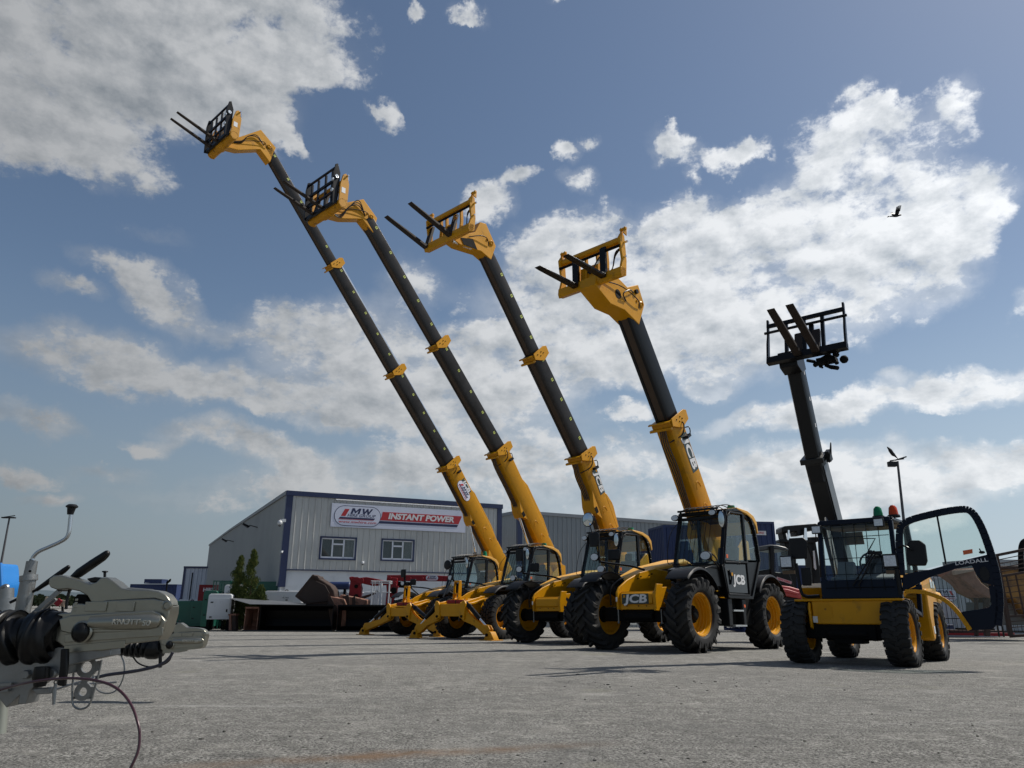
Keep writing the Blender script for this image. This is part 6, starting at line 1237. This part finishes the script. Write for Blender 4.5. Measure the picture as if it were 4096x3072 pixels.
        b.build('hanging_bracket', GALV, t)
        b = MB(); b.tube([P(330, 1160, -.02), P(322, 1200, -.02), P(318, 1284, -.02)], [8*U, 12*U, 8*U], 8); b.lathe([(6*U, 0), (14*U, 0), (14*U, .004)], 'y', 14, tuple(P(330, 1152, -.02))); b.build('hook_pin', GALV, t)
        pr('cable_anchor', [(205, 1190), (312, 1180), (310, 1218), (235, 1220)], -.02, .01, GALV, t)
        # handbrake levers
        b = MB(); g = [P(430, 535, .03), P(470, 505, .03), P(550, 450, .03), P(610, 410, .03), P(630, 393, .03)]; b.tube(bez(g, 3), [20*U]+[27*U]*11+[22*U], 12) if False else b.tube(g, [20*U, 28*U, 28*U, 26*U, 22*U], 14); b.ball(tuple(P(630, 392, .03)), 21*U, 12)
        b.tube(bez([P(450, 520, .03), P(415, 600, .03), P(398, 660, .03), P(390, 720, .03)], 4), 9*U, 8); b.build('handbrake_grip', RUBD, t)
        b = MB(); b.tube([P(215, 606, .09), P(290, 555, .09), P(380, 490, .09), P(405, 470, .09)], [12*U, 17*U, 17*U, 13*U], 12); b.ball(tuple(P(402, 472, .09)), 14*U, 10); b.tube([P(215, 606, .09), P(60, 680, .09)], 9*U, 8); b.build('second_lever_grip', RUBD, t)
        b = MB(); b.beam(P(200, 745, .05), P(372, 592, .05), .008, 26*U, (0, 0, 1)); b.beam(P(260, 720, .07), P(330, 660, .07), .008, 18*U, (0, 0, 1)); b.build('lever_bar', GALV, t)
        pr('lever_pivot', [(355, 590), (395, 585), (400, 610), (372, 616)], .0, .05, RUBD, t)
        # jockey wheel column and crank
        b = MB(); b.tube([P(168, 540, .09), P(140, 700, .09), P(110, 860, .09), P(20, 1190, .09)], 44*U, 22); b.tube([P(170, 520, .09), P(169, 552, .09)], 51*U, 22); jc = b.build('jockey_column', GALV, t)
        b = MB(); b.tube([P(190, 436, .09), P(182, 480, .09), P(173, 522, .09)], [32*U, 33*U, 34*U], 18); b.tube([P(196, 428, .09), P(190, 440, .09)], 20*U, 12); b.build('column_top', GALV, jc)
        b = MB(); q = P(180, 495, .09-.028); b.cyl(q, q+Vector((0, -.004, 0)), 7*U, 10); b.build('cross_hole_shade', DARK, jc)  # small dark disc painting the shade of a drilled hole
        b = MB(); b.tube(bez([P(192, 436, .09), P(196, 412, .09), P(228, 380, .09), P(290, 352, .09), P(350, 325, .09), P(392, 298, .09), P(408, 262, .09), P(414, 210, .09), P(420, 155, .09)], 5), 12*U, 12); ck = b.build('jockey_crank', pm('bright_zinc', (.5, .52, .53), .25, .9, .06, 10), t)
        b = MB(); b.tube([P(415, 160, .09), P(419, 140, .09), P(424, 118, .09)], [18*U, 22*U, 26*U], 16); b.lathe([(0, 16*U), (24*U, 13*U), (36*U, 2*U), (36*U, -4*U), (24*U, -12*U), (10*U, -14*U)], 'z', 24, tuple(P(426, 112, .09))); b.build('crank_knob', BLK2, ck)
        b = MB(); b.tube([P(14, 1180, .09), P(2, 1350, .09), P(-8, 1458, .09)], 38*U, 18); b.build('jockey_inner_tube', pm('dull_zinc_tube', (.30, .31, .27), .5, .6, .15, 8), t)
        b = MB(); 
        for x0, y0, x1, y1 in ((-20, 1168, 80, 1162), (-20, 1205, 60, 1196)): b.beam(P(x0, y0, -.03), P(x1, y1, -.03), .02, 16*U)
        b.build('clamp_plates', GALV, t)
        # cables
        b = MB(); b.tube(bez([P(-40, 1212, -.10), P(60, 1180, -.12), P(180, 1152, -.16), P(300, 1135, -.18), P(410, 1128, -.20), P(530, 1136, -.22), P(640, 1162, -.24), P(720, 1212, -.26), P(778, 1290, -.28), P(812, 1380, -.30), P(826, 1460, -.31), P(816, 1560, -.32), P(770, 1665, -.33), P(740, 1740, -.33)], 6), 7*U, 10); b.build('breakaway_cable', pm('red_sheathed_cable', (.05, .012, .018), .3, .1, .3, 20, coat=.5), t)
    return t
T1 = trailer('near galvanised trailer coupling with crank handle, black handbrake grip and red breakaway cable', 2.2, 1.0, 480, 857, dict(g=[(372, 880, 60), (366, 880, 100), (345, 872, 135), (300, 882, 158), (262, 884, 150), (240, 884, 162), (195, 872, 140), (166, 872, 104), (140, 878, 112), (112, 888, 158), (92, 890, 160), (70, 890, 118), (48, 892, 126), (22, 890, 162), (0, 890, 150), (-40, 900, 176), (-90, 905, 170)], draw=1))
T2 = trailer('second trailer coupling farther back, just right of the near one', 5.4, .407, 1003, 932, dict(g=[(380, 890, 90), (360, 895, 130), (280, 905, 150), (215, 905, 150), (160, 885, 110), (125, 890, 140), (85, 880, 100), (50, 890, 145), (10, 880, 100), (-30, 890, 140), (-70, 880, 95), (-110, 890, 130), (-150, 880, 90), (-200, 885, 120), (-300, 880, 110)]))
# fittings of the rear trailer: strap, cables and its own jockey wheel
def C1(x, y, Y): return W(x*.6762, 1950+y*.6762, Y)
b = MB(); b.tube([C1(948, 985, 5.35), C1(948, 1066, 5.35)], .012, 8); b.build('rubber_strap', RUBD, T2)
b = MB(); b.tube(bez([C1(545, 1130, 5.3), C1(640, 1108, 5.3), C1(760, 1092, 5.3), C1(860, 1074, 5.3), C1(950, 1048, 5.3), C1(1000, 1010, 5.3), C1(1022, 975, 5.3)], 4), .011, 8); b.build('breakaway_cable', pm('dark_cable', (.03, .028, .04), .5), T2)
b = MB(); b.tube(bez([C1(715, 990, 5.4), C1(733, 1040, 5.4), C1(734, 1100, 5.4), C1(715, 1160, 5.4), C1(680, 1205, 5.4), C1(630, 1218, 5.4), C1(580, 1200, 5.4), C1(552, 1150, 5.4), C1(550, 1090, 5.4)], 5), .005, 6); b.build('thin_wire', GALV, T2)
b = MB(); b.tube(bez([C1(785, 1000, 5.4), C1(820, 1040, 5.4), C1(880, 1060, 5.4), C1(960, 1050, 5.4), C1(1005, 1020, 5.4), C1(1010, 985, 5.4)], 5), .005, 6); b.build('thin_wire', RUBD, T2)
b = MB(); b.tube([C1(330, 1195, 4.2), C1(420, 1165, 4.2), C1(560, 1125, 4.2), C1(690, 1150, 4.2)][:3], .006, 6); b.tube([C1(390, 1168, 4.2), C1(690, 1152, 4.2)], .005, 6); b.build('brake_rod', GALV, T2)
b = MB(); b.tube([C1(36, 600, 5.4), C1(34, 660, 5.4)], .05, 14); b.tube([C1(34, 660, 5.4), C1(30, 760, 5.4)], .085, 14); b.tube(bez([C1(40, 600, 5.4), C1(38, 586, 5.4), C1(20, 590, 5.4), C1(-20, 625, 5.4)], 4), .018, 8); b.build('jockey_column', GALV, T2)
b = MB(); b.beam(C1(-30, 900, 5.4), C1(430, 900, 5.4), .10, .10); b.beam(C1(180, 900, 5.4), C1(180, 1010, 5.4), .06, .06); b.build('drawbar', GALV, T2)
# blue water tank at the left edge
bt = thing('water_tank', 'bright blue plastic water tank at the far left edge behind the trailers', 'tank'); Yt = 11.0
Q = [C1(x-98, y, Yt) for x, y in [(-260, 700), (-260, 462), (-20, 458), (10, 460), (20, 452), (78, 447), (84, 480), (86, 520), (96, 560), (92, 600), (70, 640), (50, 700)]]
MB().prism([(v.x, v.z) for v in Q], 'y', Yt, Yt+.5).build('tank_body', BLUT, bt, .06)
b = MB(); b.prism([(v.x, v.z) for v in [C1(x, y, Yt) for x, y in [(-260, 700), (10, 700), (10, 740), (-260, 740)]]], 'y', Yt, Yt+.5); b.build('tank_frame', GALV, bt)
b = MB(); b.tube([C1(0, 448, Yt-.02), C1(10, 640, Yt-.02)], .03, 8); b.build('tank_rib', BLUT, bt)
c = thing('marker_post', 'green and white marker post right of the blue water tank', 'post'); b = MB(); b.tube([C1(105, 560, 14), C1(103, 700, 14)], .045, 10); b.build('post', pm('pale_green', (.2, .5, .1), .5), c); b = MB(); b.cyl(C1(105, 575, 13.95), C1(105, 600, 13.95), .05, 10); b.build('band', STKW, c)
c = thing('barrier', 'red and white striped road barrier low behind the near trailer', 'barrier'); b = MB(); b.beam(C1(268, 665, 20), C1(388, 688, 20), .05, .16); b.build('board', pm('barrier_tan', (.42, .33, .24), .6), c); b = MB(); b.beam(C1(335, 671, 19.9), C1(355, 688, 19.9), .05, .165); b.build('red_stripe', RED, c); b = MB(); b.tube([C1(290, 690, 20), C1(290, 790, 20)], .03, 6); b.tube([C1(370, 690, 20), C1(370, 790, 20)], .03, 6); b.build('legs', DARK, c)
